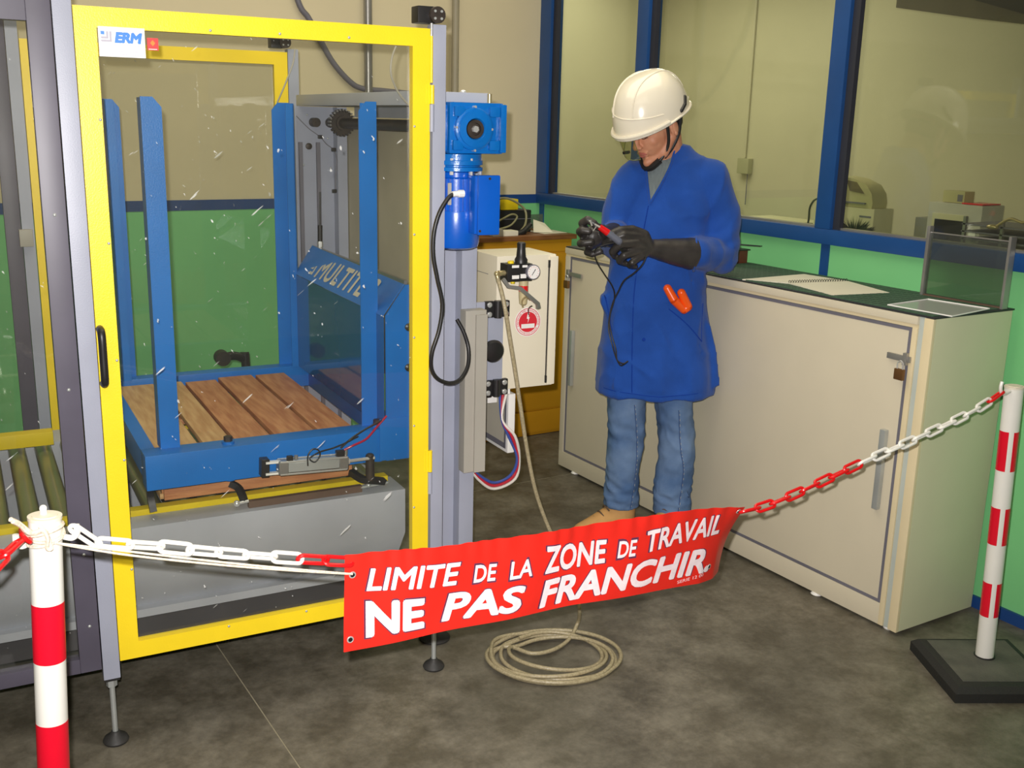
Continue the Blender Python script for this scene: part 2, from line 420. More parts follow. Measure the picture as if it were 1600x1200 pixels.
# ================================================================ SETTING
W_Y, R_X = 2.3759, 2.8629
fl_o = struct('floor', G().box(-4.2, R_X + 0.12, -5.2, W_Y, -0.12, -0.012), JOINT)
for (x0, x1, y0, y1) in ((-4.2, 0.409, -5.2, W_Y), (0.413, R_X + 0.12, -5.2, 1.298), (0.414, R_X + 0.12, 1.304, W_Y)):
    struct('slab', G().box(x0, x1, y0, y1, -0.012, 0.0), CONC, fl_o)
wb = struct('wall_back', G().box(-4.2, R_X, W_Y, W_Y + 0.15, 0, 3.4), WALLC)
struct('lower_panel', G().box(-4.2, R_X - 0.001, W_Y - 0.004, W_Y, 0.043, 1.2155), WALLG, wb)
struct('stripe', G().box(-4.2, R_X - 0.001, W_Y - 0.007, W_Y, 1.2155, 1.264), WALLB, wb)
struct('skirting', G().box(-4.2, R_X - 0.001, W_Y - 0.01, W_Y, 0, 0.043), WALLB, wb)
struct('wall_left', G().box(-4.35, -4.2, -5.2, W_Y + 0.15, 0, 3.4), WALLC)
struct('wall_front', G().box(-4.35, R_X + 0.12, -5.35, -5.2, 0, 3.4), WALLC)
struct('ceiling', G().box(-4.35, R_X + 0.12, -5.35, W_Y + 0.15, 3.4, 3.5), CEIL)
# glazed partition on the right
wr = struct('wall_right', G().box(R_X, R_X + 0.06, -5.2, W_Y, 0.0, 1.215), WALLG)
struct('skirting', G().box(R_X - 0.012, R_X, -5.2, W_Y - 0.01, 0, 0.043), WALLB, wr)
for y in (0.255, 1.42, -0.93, -2.1, -3.3):
    struct('divider', G().box(R_X - 0.006, R_X, y - 0.021, y + 0.021, 0.043, 1.215), FRB, wr)
struct('corner_divider', G().box(R_X - 0.006, R_X, W_Y - 0.05, W_Y - 0.008, 0.043, 1.215), FRB, wr)
struct('head_panel', G().box(R_X, R_X + 0.06, -5.2, W_Y, 2.6, 3.4), WALLC, wr)
struct('joint_line', G().box(0.4078, 0.4142, -5.2, W_Y, -0.0119, -0.0012), JOINT, fl_o)
struct('joint_line', G().box(0.4145, R_X + 0.12, 1.2978, 1.3042, -0.0119, -0.0012), JOINT, fl_o)
tr = struct('trim_1', G().box(R_X - 0.03, R_X + 0.06, -5.2, W_Y - 0.001, 1.215, 1.275, 0.004), FRB)
ys = [(-5.2, -3.34), (-3.26, -2.14), (-2.06, -0.97), (-0.89, 0.2), (0.3, 1.395), (1.50, 2.262)]
mull = [(-3.34, -3.26), (-2.14, -2.06), (-0.97, -0.89), (0.221, 0.300), (1.434, 1.520), (2.273, 2.375)]
for i, (a, b) in enumerate(mull):
    m = struct('mullion', G().box(R_X - 0.03, R_X + 0.05, a, b, 1.275, 2.6, 0.004), FRB, tr)
    if i >= 3: struct('bead', G().box(R_X - 0.012, R_X + 0.011, a - 0.033, a, 1.275, 2.6), FRD, m)
gaps = [(-5.2, -3.34), (-3.26, -2.14), (-2.06, -0.97), (-0.89, 0.19), (0.30, 1.402), (1.52, 2.242)]
for i, (a, b) in enumerate(gaps):
    wn = struct('window_%d' % (i + 1), G().box(R_X + 0.012, R_X + 0.018, a, b, 1.275, 2.6), GLZ)
    struct('sill_bead', G().box(R_X - 0.004, R_X + 0.03, a, b, 1.275, 1.283), STEEL, wn)
# office behind the glass
OX = 5.2
struct('wall_far', G().box(OX, OX + 0.1, -5.2, 4.2, 0, 2.9), OFFW)
struct('wall_office', G().box(R_X + 0.06, OX, 4.2, 4.3, 0, 2.9), OFFW)
struct('wall_office_near', G().box(R_X + 0.06, OX, -5.3, -5.2, 0, 2.9), OFFW)
struct('wall_stub', G().box(R_X + 0.0, R_X + 0.06, W_Y, 4.2, 0, 2.9), OFFW)
struct('floor_office', G().box(R_X + 0.12, OX, -5.2, 4.2, -0.1, 0.0), mat('office_floor', (120, 116, 100), 0.5))
struct('ceiling_office', G().box(R_X + 0.06, OX + 0.1, -5.3, 4.3, 2.9, 3.0), CEIL)

# ================================================================ GUARD ENCLOSURE (machine frame)
gd = thing('guard_enclosure', 'grey post machine guard with yellow framed clear doors around the blue lift', 'machine guard', M_)
def foot(x, y, ztop, parent, big=False):
    g = G().cyl((x, y, 0.02), (x, y, ztop), 0.0075, n=12); g.cyl((x, y, ztop - 0.022), (x, y, ztop), 0.014, n=6)
    f = part('levelling_foot', g, ZINC, parent)
    part('rubber_pad', G().lathe([(0.031, 0), (0.034, 0.006), (0.030, 0.014), (0.013, 0.026), (0.011, 0.032)], (x, y, 0)), RUB, f)
zt = 1.99
part('left_post', G().box(-0.001, 0.041, 0.0, 0.04, 0.197, zt, 0.002), GREY, gd)
part('end_cap', G().box(0.001, 0.039, 0.002, 0.038, 0.19, 0.197), BLACK, gd)
foot(0.0195, 0.021, 0.19, gd)
part('right_post', G().box(0.9345, 0.973, 0.0, 0.04, 0.197, 1.905, 0.002), GREY, gd)
part('end_cap', G().box(0.936, 0.971, 0.002, 0.038, 0.19, 0.197), BLACK, gd)
foot(0.957, 0.021, 0.19, gd)
RY = 1.39
part('rear_post', G().box(0.9345, 0.975, RY, RY + 0.04, 0.197, 1.905), GREY, gd)
part('rear_post', G().box(-0.036, 0.003, RY, RY + 0.04, 0.197, zt), GREY, gd)
foot(0.957, RY + 0.02, 0.19, gd); foot(-0.016, RY + 0.02, 0.19, gd)

def door(name, x0, x1, ix0, ix1, y0, y1, z0, z1, iz0, iz1, m, label=None):
    g = G()
    g.prism([(x0, z0), (x1, z0), (ix1, iz0), (ix0, iz0)], 'y', y0, y1)
    g.prism([(x0, z1), (x1, z1), (ix1, iz1), (ix0, iz1)], 'y', y0, y1)
    g.prism([(x0, z0), (ix0, iz0), (ix0, iz1), (x0, z1)], 'y', y0, y1)
    g.prism([(x1, z0), (ix1, iz0), (ix1, iz1), (x1, z1)], 'y', y0, y1)
    d = part(name, g, m, gd, label)
    part('pane', G().box(ix0 - 0.008, ix1 + 0.008, y1 - 0.007, y1 - 0.004, iz0 - 0.008, iz1 + 0.008), POLYC, d)
    return d
fd = door('door', 0.0425, 0.926, 0.0915, 0.876, -0.001, 0.024, 0.2453, 1.893, 0.292, 1.8465, YEL, 'yellow framed clear front door')
rd = door('rear_door', 0.006, 0.932, 0.052, 0.880, RY, RY + 0.024, 0.2453, 1.893, 0.292, 1.8465, YEL, 'yellow framed clear rear door')
hx, h0, h1 = 0.0515, 1.005, 1.142
part('handle', G().tube([(hx, 0.0, h1), (hx, -0.022, h1 - 0.002), (hx, -0.032, h1 - 0.018), (hx, -0.033, (h0 + h1) / 2), (hx, -0.032, h0 + 0.018), (hx, -0.022, h0 + 0.002), (hx, 0.0, h0)], 0.0095, n=12), BLACK, fd)
sg = None
screws = [(0.35, 1.855), (0.52, 1.857), (0.70, 1.858), (0.086, 1.64), (0.086, 1.35), (0.086, 1.06), (0.087, 0.8), (0.087, 0.5), (0.33, 0.285), (0.55, 0.285), (0.75, 0.286), (0.881, 1.64), (0.881, 1.35), (0.881, 1.06), (0.881, 0.8), (0.881, 0.55)]
for x, z in screws:
    if sg is None: sg = G().lathe([(0.0035, 0), (0.0035, 0.0012), (0.0024, 0.0024), (0.0008, 0.0028)], (0, 0, 0), (0, -1, 0), 10).mesh('screw', ZINC)
    o = link('screw', sg, fd); o.location = (x, -0.001, z)
# tall hinges
for (za, zb, zc) in ((1.627, 1.70, 1.749), (0.587, 0.655, 0.72)):
    h = part('hinge', G().cyl((0.9305, -0.004, zb), (0.9305, -0.004, zc), 0.0065, n=12).box(0.916, 0.9305, -0.003, -0.0005, zb, zc), YEL, gd, 'yellow hinge barrel')
    part('hinge_pin', G().cyl((0.9305, -0.004, za), (0.9305, -0.004, zb - 0.0015), 0.0065, n=12), GREY, h)
part('hinge_rod', G().cyl((0.9305, 0.001, 1.755), (0.9305, 0.001, 1.875), 0.004, n=10), YEL, gd)
part('hinge_rod', G().cyl((0.9305, 0.001, 1.875), (0.9305, 0.001, 1.907), 0.004, n=10), CHROME, gd, 'chrome tip of the hinge rod')
# limit switch on the right post, and on the rear post
for yy, xx in ((0.0, 0.0), (RY, -0.02)):
    s = part('limit_switch', G().box(0.892 + xx, 0.944 + xx, yy + 0.002, yy + 0.05, 1.907, 1.950, 0.004), BLACK, gd)
    g = G().cyl((0.944 + xx, yy - 0.012, 1.928), (0.944 + xx, yy + 0.05, 1.930), 0.0215, n=20)
    part('switch_head', g, IRON, s)
    for a in range(4):
        x = 0.944 + xx + 0.013 * math.cos(PI / 4 + a * PI / 2); z = 1.928 + 0.013 * math.sin(PI / 4 + a * PI / 2)
        part('bolt', G().cyl((x, yy - 0.015, z), (x, yy - 0.011, z), 0.0035, n=8), ZINC, s)
# maker's sign on the front door glass
sgn = part('sign', G().box(0.0935, 0.1965, -0.006, -0.0015, 1.783, 1.850, 0.0008), WHITE, gd, 'white plate with blue lettering')
g = G()
put_text(g, 'ERM', lambda u, v: (0.1285 + 0.062 * u, -0.0066, 1.8145 + 0.0245 * v), 0.085, 0.18, 0.95)
part('lettering', g, mat('sign_blue', (34, 124, 214), 0.4), sgn)
g = G().box(0.099, 0.107, -0.0066, -0.006, 1.832, 1.8395)
part('logo_square', g, mat('sign_blue', (34, 124, 214), 0.4), sgn)
g = G()
for k, wd in ((0, 0.012), (1, 0.019)):
    a = 0.099; t = 0.0055; zz = 1.8395 - wd - t * 0.0
    g.box(a, a + wd + 0.0045, -0.0066, -0.006, 1.8395 - wd - 0.0045, 1.8395 - wd)
    g.box(a + wd, a + wd + 0.0045, -0.0066, -0.006, 1.8395 - wd, 1.8395)
part('logo_angles', g, mat('sign_grey', (176, 172, 186), 0.5), sgn)
g = G()
for i, (ww) in enumerate((0.084, 0.0, 0.086, 0.088)):
    if ww:
        z = 1.8095 - i * 0.0068
        x = 0.1005
        while x < 0.1005 + ww:
            l = random.uniform(0.003, 0.009); g.box(x, min(x + l, 0.19), -0.0064, -0.006, z - 0.0008, z + 0.0008); x += l + 0.0018
part('small_print', g, mat('sign_lilac', (196, 188, 204), 0.5), sgn)
st = part('sticker', G().box(0.204, 0.2295, 0.0125, 0.0165, 1.803, 1.831), mat('sticker_red', (226, 40, 40), 0.4), gd, 'small red sticker with orange diamond')
part('diamond', G().prism([(0.2165, 1.8125), (0.2225, 1.8195), (0.2165, 1.8265), (0.2105, 1.8195)], 'y', 0.0118, 0.0125), mat('sticker_orange', (255, 132, 28), 0.4), st)
part('sticker_line', G().box(0.207, 0.226, 0.012, 0.0125, 1.8045, 1.8062), WHITE, st)
# thin grey switch leads
part('switch_lead', G().tube([(0.866,0.07,1.866), (0.846,0.07,1.822), (0.842,0.07,1.777), (0.862,0.08,1.736), (0.889,0.09,1.708), (0.919,0.1,1.687)], 0.0028, n=8), DUCT, gd)
part('switch_lead', G().tube([(0.954,1.36,1.906), (0.943,1.35,1.854), (0.919,1.34,1.802), (0.893,1.33,1.75), (0.872,1.33,1.707)], 0.003, n=8), DUCT, gd)

# dark fixed side guard to the left, front and rear
for nm, yy, x1, x0, lab in (('side_guard', 0.0, -0.0035, -1.15, 'dark grey framed clear guard panel left of the yellow door'), ('side_guard', RY, -0.038, -1.15, 'dark framed rear guard panel seen behind the conveyor at the far left')):
    t = thing(nm, lab, 'guard panel', M_)
    z0, z1, b = 0.231, 1.99, 0.052
    g = G().box(x1 - b, x1, yy, yy + 0.035, z0, z1, 0.002); g.box(x0, x0 + b, yy, yy + 0.035, z0, z1, 0.002)
    g.box(x0 + b, x1 - b, yy, yy + 0.035, z0, z0 + 0.04, 0.002); g.box(x0 + b, x1 - b, yy, yy + 0.035, 1.853, z1, 0.002)
    part('frame', g, DARKF, t)
    part('pane', G().box(x0 + b - 0.005, x1 - b + 0.005, yy + 0.014, yy + 0.018, z0 + 0.035, 1.858), POLYC, t)
    part('foot_plate', G().box(x0, x0 + 0.05, yy, yy + 0.04, 0.0, z0), DARKF, t)
    part('foot_plate', G().box(-0.60, -0.55, yy, yy + 0.04, 0.0, z0), DARKF, t)
    if yy == 0:
        for x, z in ((x1 - 0.026, 1.42), (x1 - 0.026, 0.995), (x1 - 0.022, 0.56), (x1 - 0.022, 0.36)):
            part('rivet', G().lathe([(0.0042, 0), (0.003, 0.0015), (0.0008, 0.0022)], (x, yy, z), (0, -1, 0), 10), ZINC, t)
    else:
        part('latch', G().box(x1 - 0.01, x1 + 0.034, yy - 0.03, yy - 0.001, 1.19, 1.25, 0.004), DUCT, t)

# ================================================================ CONVEYOR with its grey base
cv = thing('roller_conveyor', 'grey based roller conveyor with yellow rails running through the guard', 'conveyor', M_)
g = G()
prof = [(0.17, 0.545), (0.17, 0.402), (0.255, 0.275), (0.225, 0.274), (0.225, 0.250), (0.30, 0.250), (0.30, 0.545)]
g.prism(prof, 'x', -1.35, 0.922)
part('front_beam', g, GREYD, cv)
g = G().prism([(1.25, 0.545), (1.25, 0.402), (1.17, 0.275), (1.17, 0.25), (1.10, 0.25), (1.10, 0.545)], 'x', -1.35, 0.922)
part('rear_beam', g, GREYD, cv)
part('skirt', G().box(-1.35, 0.90, 0.29, 1.13, 0.155, 0.25), SKIRT, cv)
for x in (-1.3, -0.5, 0.3, 0.85):
    part('leg', G().cyl((x, 0.80, 0), (x, 0.80, 0.156), 0.02, n=12), IRON, cv)
part('end_plate', G().box(0.905, 0.9218, 0.305, 1.095, 0.27, 0.51), GREYD, cv)
part('front_rail', G().box(-1.35, 0.90, 0.262, 0.298, 0.545, 0.5625, 0.001), YEL2, cv, 'yellow front rail')
g = G().box(-1.35, -0.018, 0.949, 0.949 + 0.05, 0.58, 0.625, 0.002)
part('rear_rail', g, YEL2, cv, 'yellow rear rail with grey worn top')
part('rear_rail', G().box(0.02, 0.90, 1.04, 1.09, 0.545, 0.575, 0.001), YEL2, cv, 'yellow rear rail inside the guard')
rm = G().cyl((0, 0.31, 0), (0, 1.09, 0), 0.0275, n=20).mesh('roller', mat('roller_olive', (132, 132, 92), 0.28, 0.35, var=0.2, vscale=3))
sm_ = G().cyl((0, 0.295, 0), (0, 0.3105, 0), 0.008, n=8).mesh('roller_axle', ZINC)
x = 0.85
while x > -1.3:
    o = link('roller', rm, cv); o.location = (x, 0, 0.533)
    x -= 0.0815
# dark tie bar with rod ends, in front of the lift
rb = part('tie_bar', G().box(0.444, 0.791, 0.196, 0.214, 0.5455, 0.566), BROWN, cv)
part('rod_end', G().cyl((0.41,0.2,0.564), (0.444,0.2,0.567), 0.005, n=10).ell((0.41,0.2,0.564), 0.010), CHROME, rb)
part('rod_end', G().cyl((0.787,0.2,0.559), (0.876,0.2,0.563), 0.0045, n=10).ell((0.813,0.2,0.563), 0.008), ZINC, rb)
part('button', G().lathe([(0.018, 0), (0.018, 0.006), (0.012, 0.012), (0.004, 0.013)], (0.696,0.285,0.548)), RUB, cv)

# ================================================================ LIFT MAST (machine frame)
ms = thing('lift_mast', 'grey portal mast with shaft, sprocket and slotted columns behind the yellow door', 'lift mast', M_)
g = G().box(0.955, 1.137, 0.172, 0.20, 0.12, 1.695, 0.002); g.box(1.087, 1.137, 0.128, 0.172, 0.12, 1.695, 0.002); g.box(0.952, 0.990, 0.128, 0.172, 0.12, 1.695, 0.002)
part('front_column', g, GREY, ms)
for z in (1.09, 0.98, 0.86, 0.75):
    part('cable_clip', G().box(1.022, 1.036, 0.16, 0.172, z, z + 0.02, 0.003), DUCT, ms)
g = G().box(0.90, 1.10, 1.25, 1.262, 0.28, 1.695); g.box(1.062, 1.10, 1.20, 1.25, 0.28, 1.695); g.box(0.90, 0.906, 1.2, 1.25, 0.28, 1.695)
rc = part('rear_column', g, GREY, ms)
for x in (0.925, 0.993):
    part('guide_slot', G().box(x, x + 0.014, 1.238, 1.25, 0.5, 1.565), GASK, rc)
part('column_bolt', G().lathe([(0.012, 0), (0.012, 0.006), (0.006, 0.008)], (0.965, 1.249, 1.55), (0, -1, 0)), IRON, rc)
for x, z in ((0.962, 1.685), (0.945, 1.50), (1.04, 1.60), (1.05, 1.49)):
    part('column_screw', G().lathe([(0.004, 0), (0.003, 0.003), (0.001, 0.004)], (x, 1.249, z - 0.02), (0, -1, 0), 8), ZINC, rc)
g = G().box(0.93, 1.151, 0.10, 1.28, 1.697, 1.736, 0.002); g.box(1.13, 1.14, 0.205, 1.20, 1.66, 1.697)
tb = part('top_beam', g, GREYD, ms)
part('dome_nut', G().ell((1.085, 0.13, 1.738), (0.009, 0.009, 0.006)), CHROME, tb)
part('back_panel', G().box(1.1045, 1.107, 0.205, 1.262, 0.75, 1.655), mat('panel_beige', (188, 180, 156), 0.6), ms, 'dull beige sheet between the mast columns')
part('shaft', G().cyl((1.05, 0.2, 1.638), (1.05, 1.25, 1.638), 0.0185, n=20), IRON, ms)
pts = []
N = 22; R0, R1 = 0.040, 0.048
for i in range(N):
    a = 2 * PI * i / N
    for da, r in ((-0.11, R0), (-0.05, R1), (0.05, R1), (0.11, R0)):
        pts.append((1.05 + r * math.cos(a + da), 1.638 + r * math.sin(a + da)))
part('sprocket', G().prism(pts, 'y', 1.10, 1.116), IRON, ms)
part('hub', G().cyl((1.05, 1.09, 1.638), (1.05, 1.14, 1.638), 0.026, n=20), IRON, ms)
# second sprocket end on the left with dark boss
part('bearing_boss', G().cyl((0.985, 1.21, 1.638), (0.985, 1.25, 1.638), 0.017, n=20).cyl((0.985, 1.203, 1.638), (0.985, 1.21, 1.638), 0.004, n=8), IRON, ms)
# chain lying over the sprocket
ch = G()
for i in range(26):
    a = PI * (1.05 - i / 25 * 1.0)
    if i % 2 == 0: ch.cyl((1.05 + 0.0475 * math.cos(a), 1.094, 1.638 + 0.0475 * math.sin(a)), (1.05 + 0.0475 * math.cos(a), 1.122, 1.638 + 0.0475 * math.sin(a)), 0.0036, n=6)
part('drive_chain', ch, STEEL, ms)
part('tension_rod', G().cyl((0.978,1.16,1.386), (0.975,1.16,1.262), 0.0035, n=8).cyl((0.975,1.16,1.262), (0.974,1.16,1.202), 0.009, n=12), BLACK, ms)
part('rod_nut', G().cyl((0.974,1.16,1.202), (0.974,1.16,1.18), 0.011, n=6), CHROME, ms)
w_ = part('sensor_wire', G().tube([(0.906,1.2,1.66), (0.951,1.2,1.617), (0.995,1.2,1.586), (1.019,1.2,1.56), (1.046,1.2,1.539), (1.058,1.2,1.502), (1.052,1.2,1.43), (1.053,1.2,1.382)], 0.0016, n=6), GASK, ms)
for p in ((0.994,1.19,1.586), (1.045,1.19,1.54), (1.045,1.19,1.386)):
    part('wire_clip', G().box(p[0] - 0.009, p[0] + 0.009, 1.19, 1.2, p[2] - 0.007, p[2] + 0.007, 0.003), BLACK, w_)
part('cable_duct', G().box(1.083, 1.152, 0.088, 0.127, 0.60, 1.108, 0.001).box(1.115, 1.152, 0.08, 0.088, 0.60, 1.095), DUCT, ms, 'beige slotted cable duct')
g = G().cyl((1.035, 0.195, 0.02), (1.035, 0.195, 0.12), 0.010, n=12)
part('mast_foot', g, ZINC, ms)
part('rubber_pad', G().lathe([(0.050, 0), (0.052, 0.006), (0.044, 0.014), (0.02, 0.024)], (1.035, 0.195, 0)), RUB, ms)
part('mast_foot', G().cyl((1.0, 1.23, 0.0), (1.0, 1.23, 0.28), 0.02, n=12), GREYD, ms)
part('mounting_plate', G().box(1.137, 1.262, 0.19, 0.20, 0.815, 1.113, 0.002), GREY, ms)
for z in (0.985, 0.87):
    pass
for z in (1.115, 0.985, 0.0):
    if z: part('socket_screw', G().lathe([(0.010, 0), (0.010, 0.006), (0.005, 0.008)], (0.875, 0.0 + 0.026, z - 0.06), (0, -1, 0)), BLACK, ms) if False else None
for px in ((0.914,0.125,1.065), (0.914,0.125,0.943)):
    part('socket_screw', G().lathe([(0.011, 0), (0.011, 0.005), (0.005, 0.008), (0.004, 0.004)], px, (0, -1, 0)), BLACK, ms)

# ================================================================ LIFT CARRIAGE
ca = thing('lift_carriage', 'bright blue lifting carriage with four uprights and a sloped hood', 'lift carriage', M_)
g = G().box(0.166, 0.948, 0.208, 0.285, 0.634, 0.735, 0.002)
part('front_beam', g, BLUE, ca)
part('rear_beam', G().box(0.166, 0.948, 1.12, 1.18, 0.655, 0.737, 0.002), BLUE, ca)
part('side_beam', G().box(0.166, 0.205, 0.285, 1.12, 0.655, 0.733, 0.002), BLUE, ca)
part('side_beam', G().box(0.905, 0.948, 0.285, 1.12, 0.655, 0.733, 0.002), BLUE, ca)
def upright(x0, x1, y, z0, z1, chr_, back):
    c = 0.022
    P = [(x0, z0), (x1, z0), (x1, z1 - c * 1.2), (x1 - c, z1), (x0, z1)] if chr_ else [(x0, z0), (x1, z0), (x1, z1), (x0 + c, z1), (x0, z1 - c * 1.2)]
    g = G().prism(P, 'y', y - 0.004, y)
    s0, s1 = (y, y + 0.055) if back else (y - 0.055, y - 0.004)
    xs = (x0, x0 + 0.004) if chr_ else (x1 - 0.004, x1)
    g.box(xs[0], xs[1], s0, s1, z0, z1 - 0.002)
    g.box(x0 if chr_ else x1 - 0.03, x0 + 0.03 if chr_ else x1, s1 - 0.004 if back else s0, s1 if back else s0 + 0.004, z0, z1 - 0.004)
    part('upright', g, BLUE, ca)
upright(0.218, 0.271, 0.268, 0.733, 1.70, True, True)
upright(0.817, 0.871, 0.268, 0.733, 1.705, False, True)
upright(0.232, 0.285, 1.17, 0.735, 1.70, True, False)
upright(0.806, 0.872, 1.17, 0.735, 1.705, False, False)
# hood: sloped lettered band, glossy plate under it, front cheek
g = G().quad((0.866, 0.208, 1.085), (0.936, 0.208, 1.178), (0.936, 1.13, 1.190), (0.866, 1.13, 1.087), 0.002)
hd = part('hood', g, BLUE, ca)
part('hood_plate', G().box(0.866, 0.869, 0.208, 1.13, 0.737, 1.085), BLUEG, ca, 'glossy blue side plate')
g = G().prism([(0.872, 0.634), (0.95, 0.634), (0.95, 1.178), (0.936, 1.178), (0.872, 1.088)], 'y', 0.200, 0.206)
part('front_cheek', g, BLUE, ca)
part('corner_plate', G().box(0.85, 0.948, 0.1975, 0.1998, 0.637, 0.77, 0.001), BLUE, ca)
part('hood_edge', G().box(0.934, 0.945, 0.208, 1.13, 1.178, 1.19), STEEL, ca)
def hoodmap(ya, yb, va, vb):
    def fn(u, v):
        t = va + (vb - va) * v
        return (0.866 + 0.07 * t - 0.002, ya + (yb - ya) * u, 1.086 + 0.098 * t + 0.0012)
    return fn
g = G(); put_text(g, 'MULTITEC', hoodmap(0.93, 0.36, 0.16, 0.84), 0.035, 0.22, 1.10)
part('lettering', g, mat('hood_print', (206, 200, 180), 0.5), ca)
g = G()
f = hoodmap(1.02, 0.955, 0.2, 0.8)
for (a, b, c, d) in ((0.1, 0.35, 0.55, 0.9), (0.35, 0.95, 0.0, 0.14), (0.78, 0.95, 0.14, 1.0), (0.1, 0.62, 0.28, 0.42), (0.48, 0.62, 0.42, 0.95)):
    g.quad(f(a, c), f(b, c), f(b, d), f(a, d), 0.0004)
part('hood_logo', g, mat('hood_print', (206, 200, 180), 0.5), ca)
# pivots and swing arms
pv = (0.403,0.245,0.721)
for xx in (pv[0], 0.86):
    p_ = part('pivot_boss', G().cyl((xx, 0.247, 0.624), (xx, 0.247, 0.742), 0.018, n=20), BLUE, ca)
    part('pivot_bolt', G().cyl((xx, 0.247, 0.742), (xx, 0.247, 0.756), 0.0125, n=6), IRON, p_)
part('swing_arm', G().tube([(pv[0], 0.247, 0.612), (pv[0] + 0.02, 0.235, 0.60), (0.43,0.21,0.579), (0.433,0.21,0.563)], 0.0125, n=4), BLACK, ca)
part('swing_arm', G().tube([(0.185, 0.30, 0.628), (0.178,0.24,0.608), (0.181,0.22,0.567)], 0.013, n=4), BLACK, ca)
pp = (0.813,0.185,0.671)
part('swing_arm', G().tube([(0.77,0.24,0.6), (0.791,0.2,0.587), (0.816,0.185,0.584), (0.864,0.2,0.569)], 0.013, n=4), BLACK, ca)
part('pivot_pin', G().cyl((pp[0], 0.185, 0.585), (pp[0], 0.185, 0.662), 0.0135, n=16).ell((pp[0], 0.185, 0.664), (0.0125, 0.0125, 0.007)), IRON, ca)
# pneumatic cylinder
yc = 0.178
A = Vector((0.531,0.178,0.666)); B_ = Vector((0.733,0.178,0.657)); E_ = Vector((0.825,0.178,0.657))
d = (B_ - A).normalized(); up_ = Vector((-d.z, 0, d.x)); fy = Vector((0, 1, 0))
pc = part('pneumatic_cylinder', G().obox((A + B_) / 2, d * ((B_ - A).length / 2 - 0.016), fy * 0.015, up_ * 0.016, 0.003), ZINC, ca, 'silver pneumatic cylinder with tie rods')
for c in (A + d * 0.010, B_ - d * 0.010):
    part('end_block', G().obox(c, d * 0.014, fy * 0.019, up_ * 0.020, 0.002), STEEL, pc)
for sy in (-1, 1):
    for sz in (-1, 1):
        part('tie_rod', G().cyl(A + fy * 0.0175 * sy + up_ * 0.0185 * sz, B_ + fy * 0.0175 * sy + up_ * 0.0185 * sz, 0.003, n=8), CHROME, pc)
part('piston_rod', G().cyl(B_, E_, 0.0055, n=12).cyl(B_, B_ + d * 0.012, 0.010, n=12), CHROME, pc)
part('clevis', G().obox(A - d * 0.018 + up_ * 0.017, d * 0.022, fy * 0.008, up_ * 0.003).obox(A - d * 0.018 - up_ * 0.017, d * 0.022, fy * 0.008, up_ * 0.003), WHITE, pc)
part('cylinder_bracket', G().obox(A - d * 0.040 + fy * 0.012, d * 0.012, fy * 0.016, up_ * 0.027, 0.002), BLACK, pc)
part('magnetic_sensor', G().obox(A + d * 0.03 + up_ * 0.026 - fy * 0.006, d * 0.009, fy * 0.006, up_ * 0.008, 0.001).obox(B_ - d * 0.02 + up_ * 0.03 - fy * 0.006, d * 0.013, fy * 0.007, up_ * 0.009, 0.001), BLACK, pc)
part('fitting', G().cyl(B_ + up_ * 0.02, B_ + up_ * 0.038, 0.006, n=10).cyl(A + d * 0.05 + up_ * 0.02, A + d * 0.05 + up_ * 0.032, 0.006, n=10), STEEL, pc)
part('air_tube', G().tube([(0.729,0.175,0.695), (0.755,0.17,0.707), (0.8,0.18,0.719), (0.836,0.19,0.748), (0.871,0.194,0.78)], 0.0034, n=8), mat('tube_crimson', (170, 20, 60), 0.35), ca, 'crimson air tube')
part('air_tube', G().tube([(0.719,0.18,0.7), (0.749,0.175,0.726), (0.789,0.185,0.743), (0.83,0.19,0.759), (0.863,0.194,0.77)], 0.003, n=8), BLACK, ca)
part('sensor_cable', G().tube([(0.609,0.15,0.668), (0.61,0.15,0.699), (0.624,0.15,0.717), (0.641,0.15,0.713), (0.646,0.15,0.695), (0.63,0.15,0.677), (0.617,0.155,0.689), (0.649,0.16,0.703), (0.69,0.165,0.708), (0.732,0.17,0.718), (0.775,0.18,0.73)], 0.0022, n=8), BLACK, ca)

# ================================================================ PALLET in the carriage
pl = thing('wooden_pallet', 'slatted wooden pallet held in the blue carriage', 'pallet', M_)
edges = [(0.208, 0.33), (0.345, 0.426), (0.438, 0.545), (0.557, 0.679), (0.692, 0.80)]
for i, (a, b) in enumerate(edges):
    z = 0.724 + random.uniform(-0.003, 0.003)
    part('deck_board', G().box(a, b, 0.294, 1.10 - random.uniform(0, 0.03), z - 0.018, z, 0.004), WOOD if i in (0, 1) else WOOD2, pl)
for y in (0.31, 0.66, 1.02):
    part('stringer_board', G().box(0.21, 0.80, y, y + 0.08, 0.686, 0.704, 0.002), WOODX, pl)
    for x in (0.22, 0.46, 0.70):
        part('block', G().box(x, x + 0.09, y, y + 0.08, 0.584, 0.686, 0.003), WOOD2, pl)
for (a, b) in ((0.215, 0.30), (0.46, 0.54), (0.71, 0.80)):
    part('bottom_board', G().box(a, b, 0.315, 1.09, 0.5665, 0.5835, 0.002), WOOD, pl)
part('bottom_board', G().box(0.225, 0.795, 0.30, 0.3145, 0.567, 0.600, 0.001), WOODX, pl)

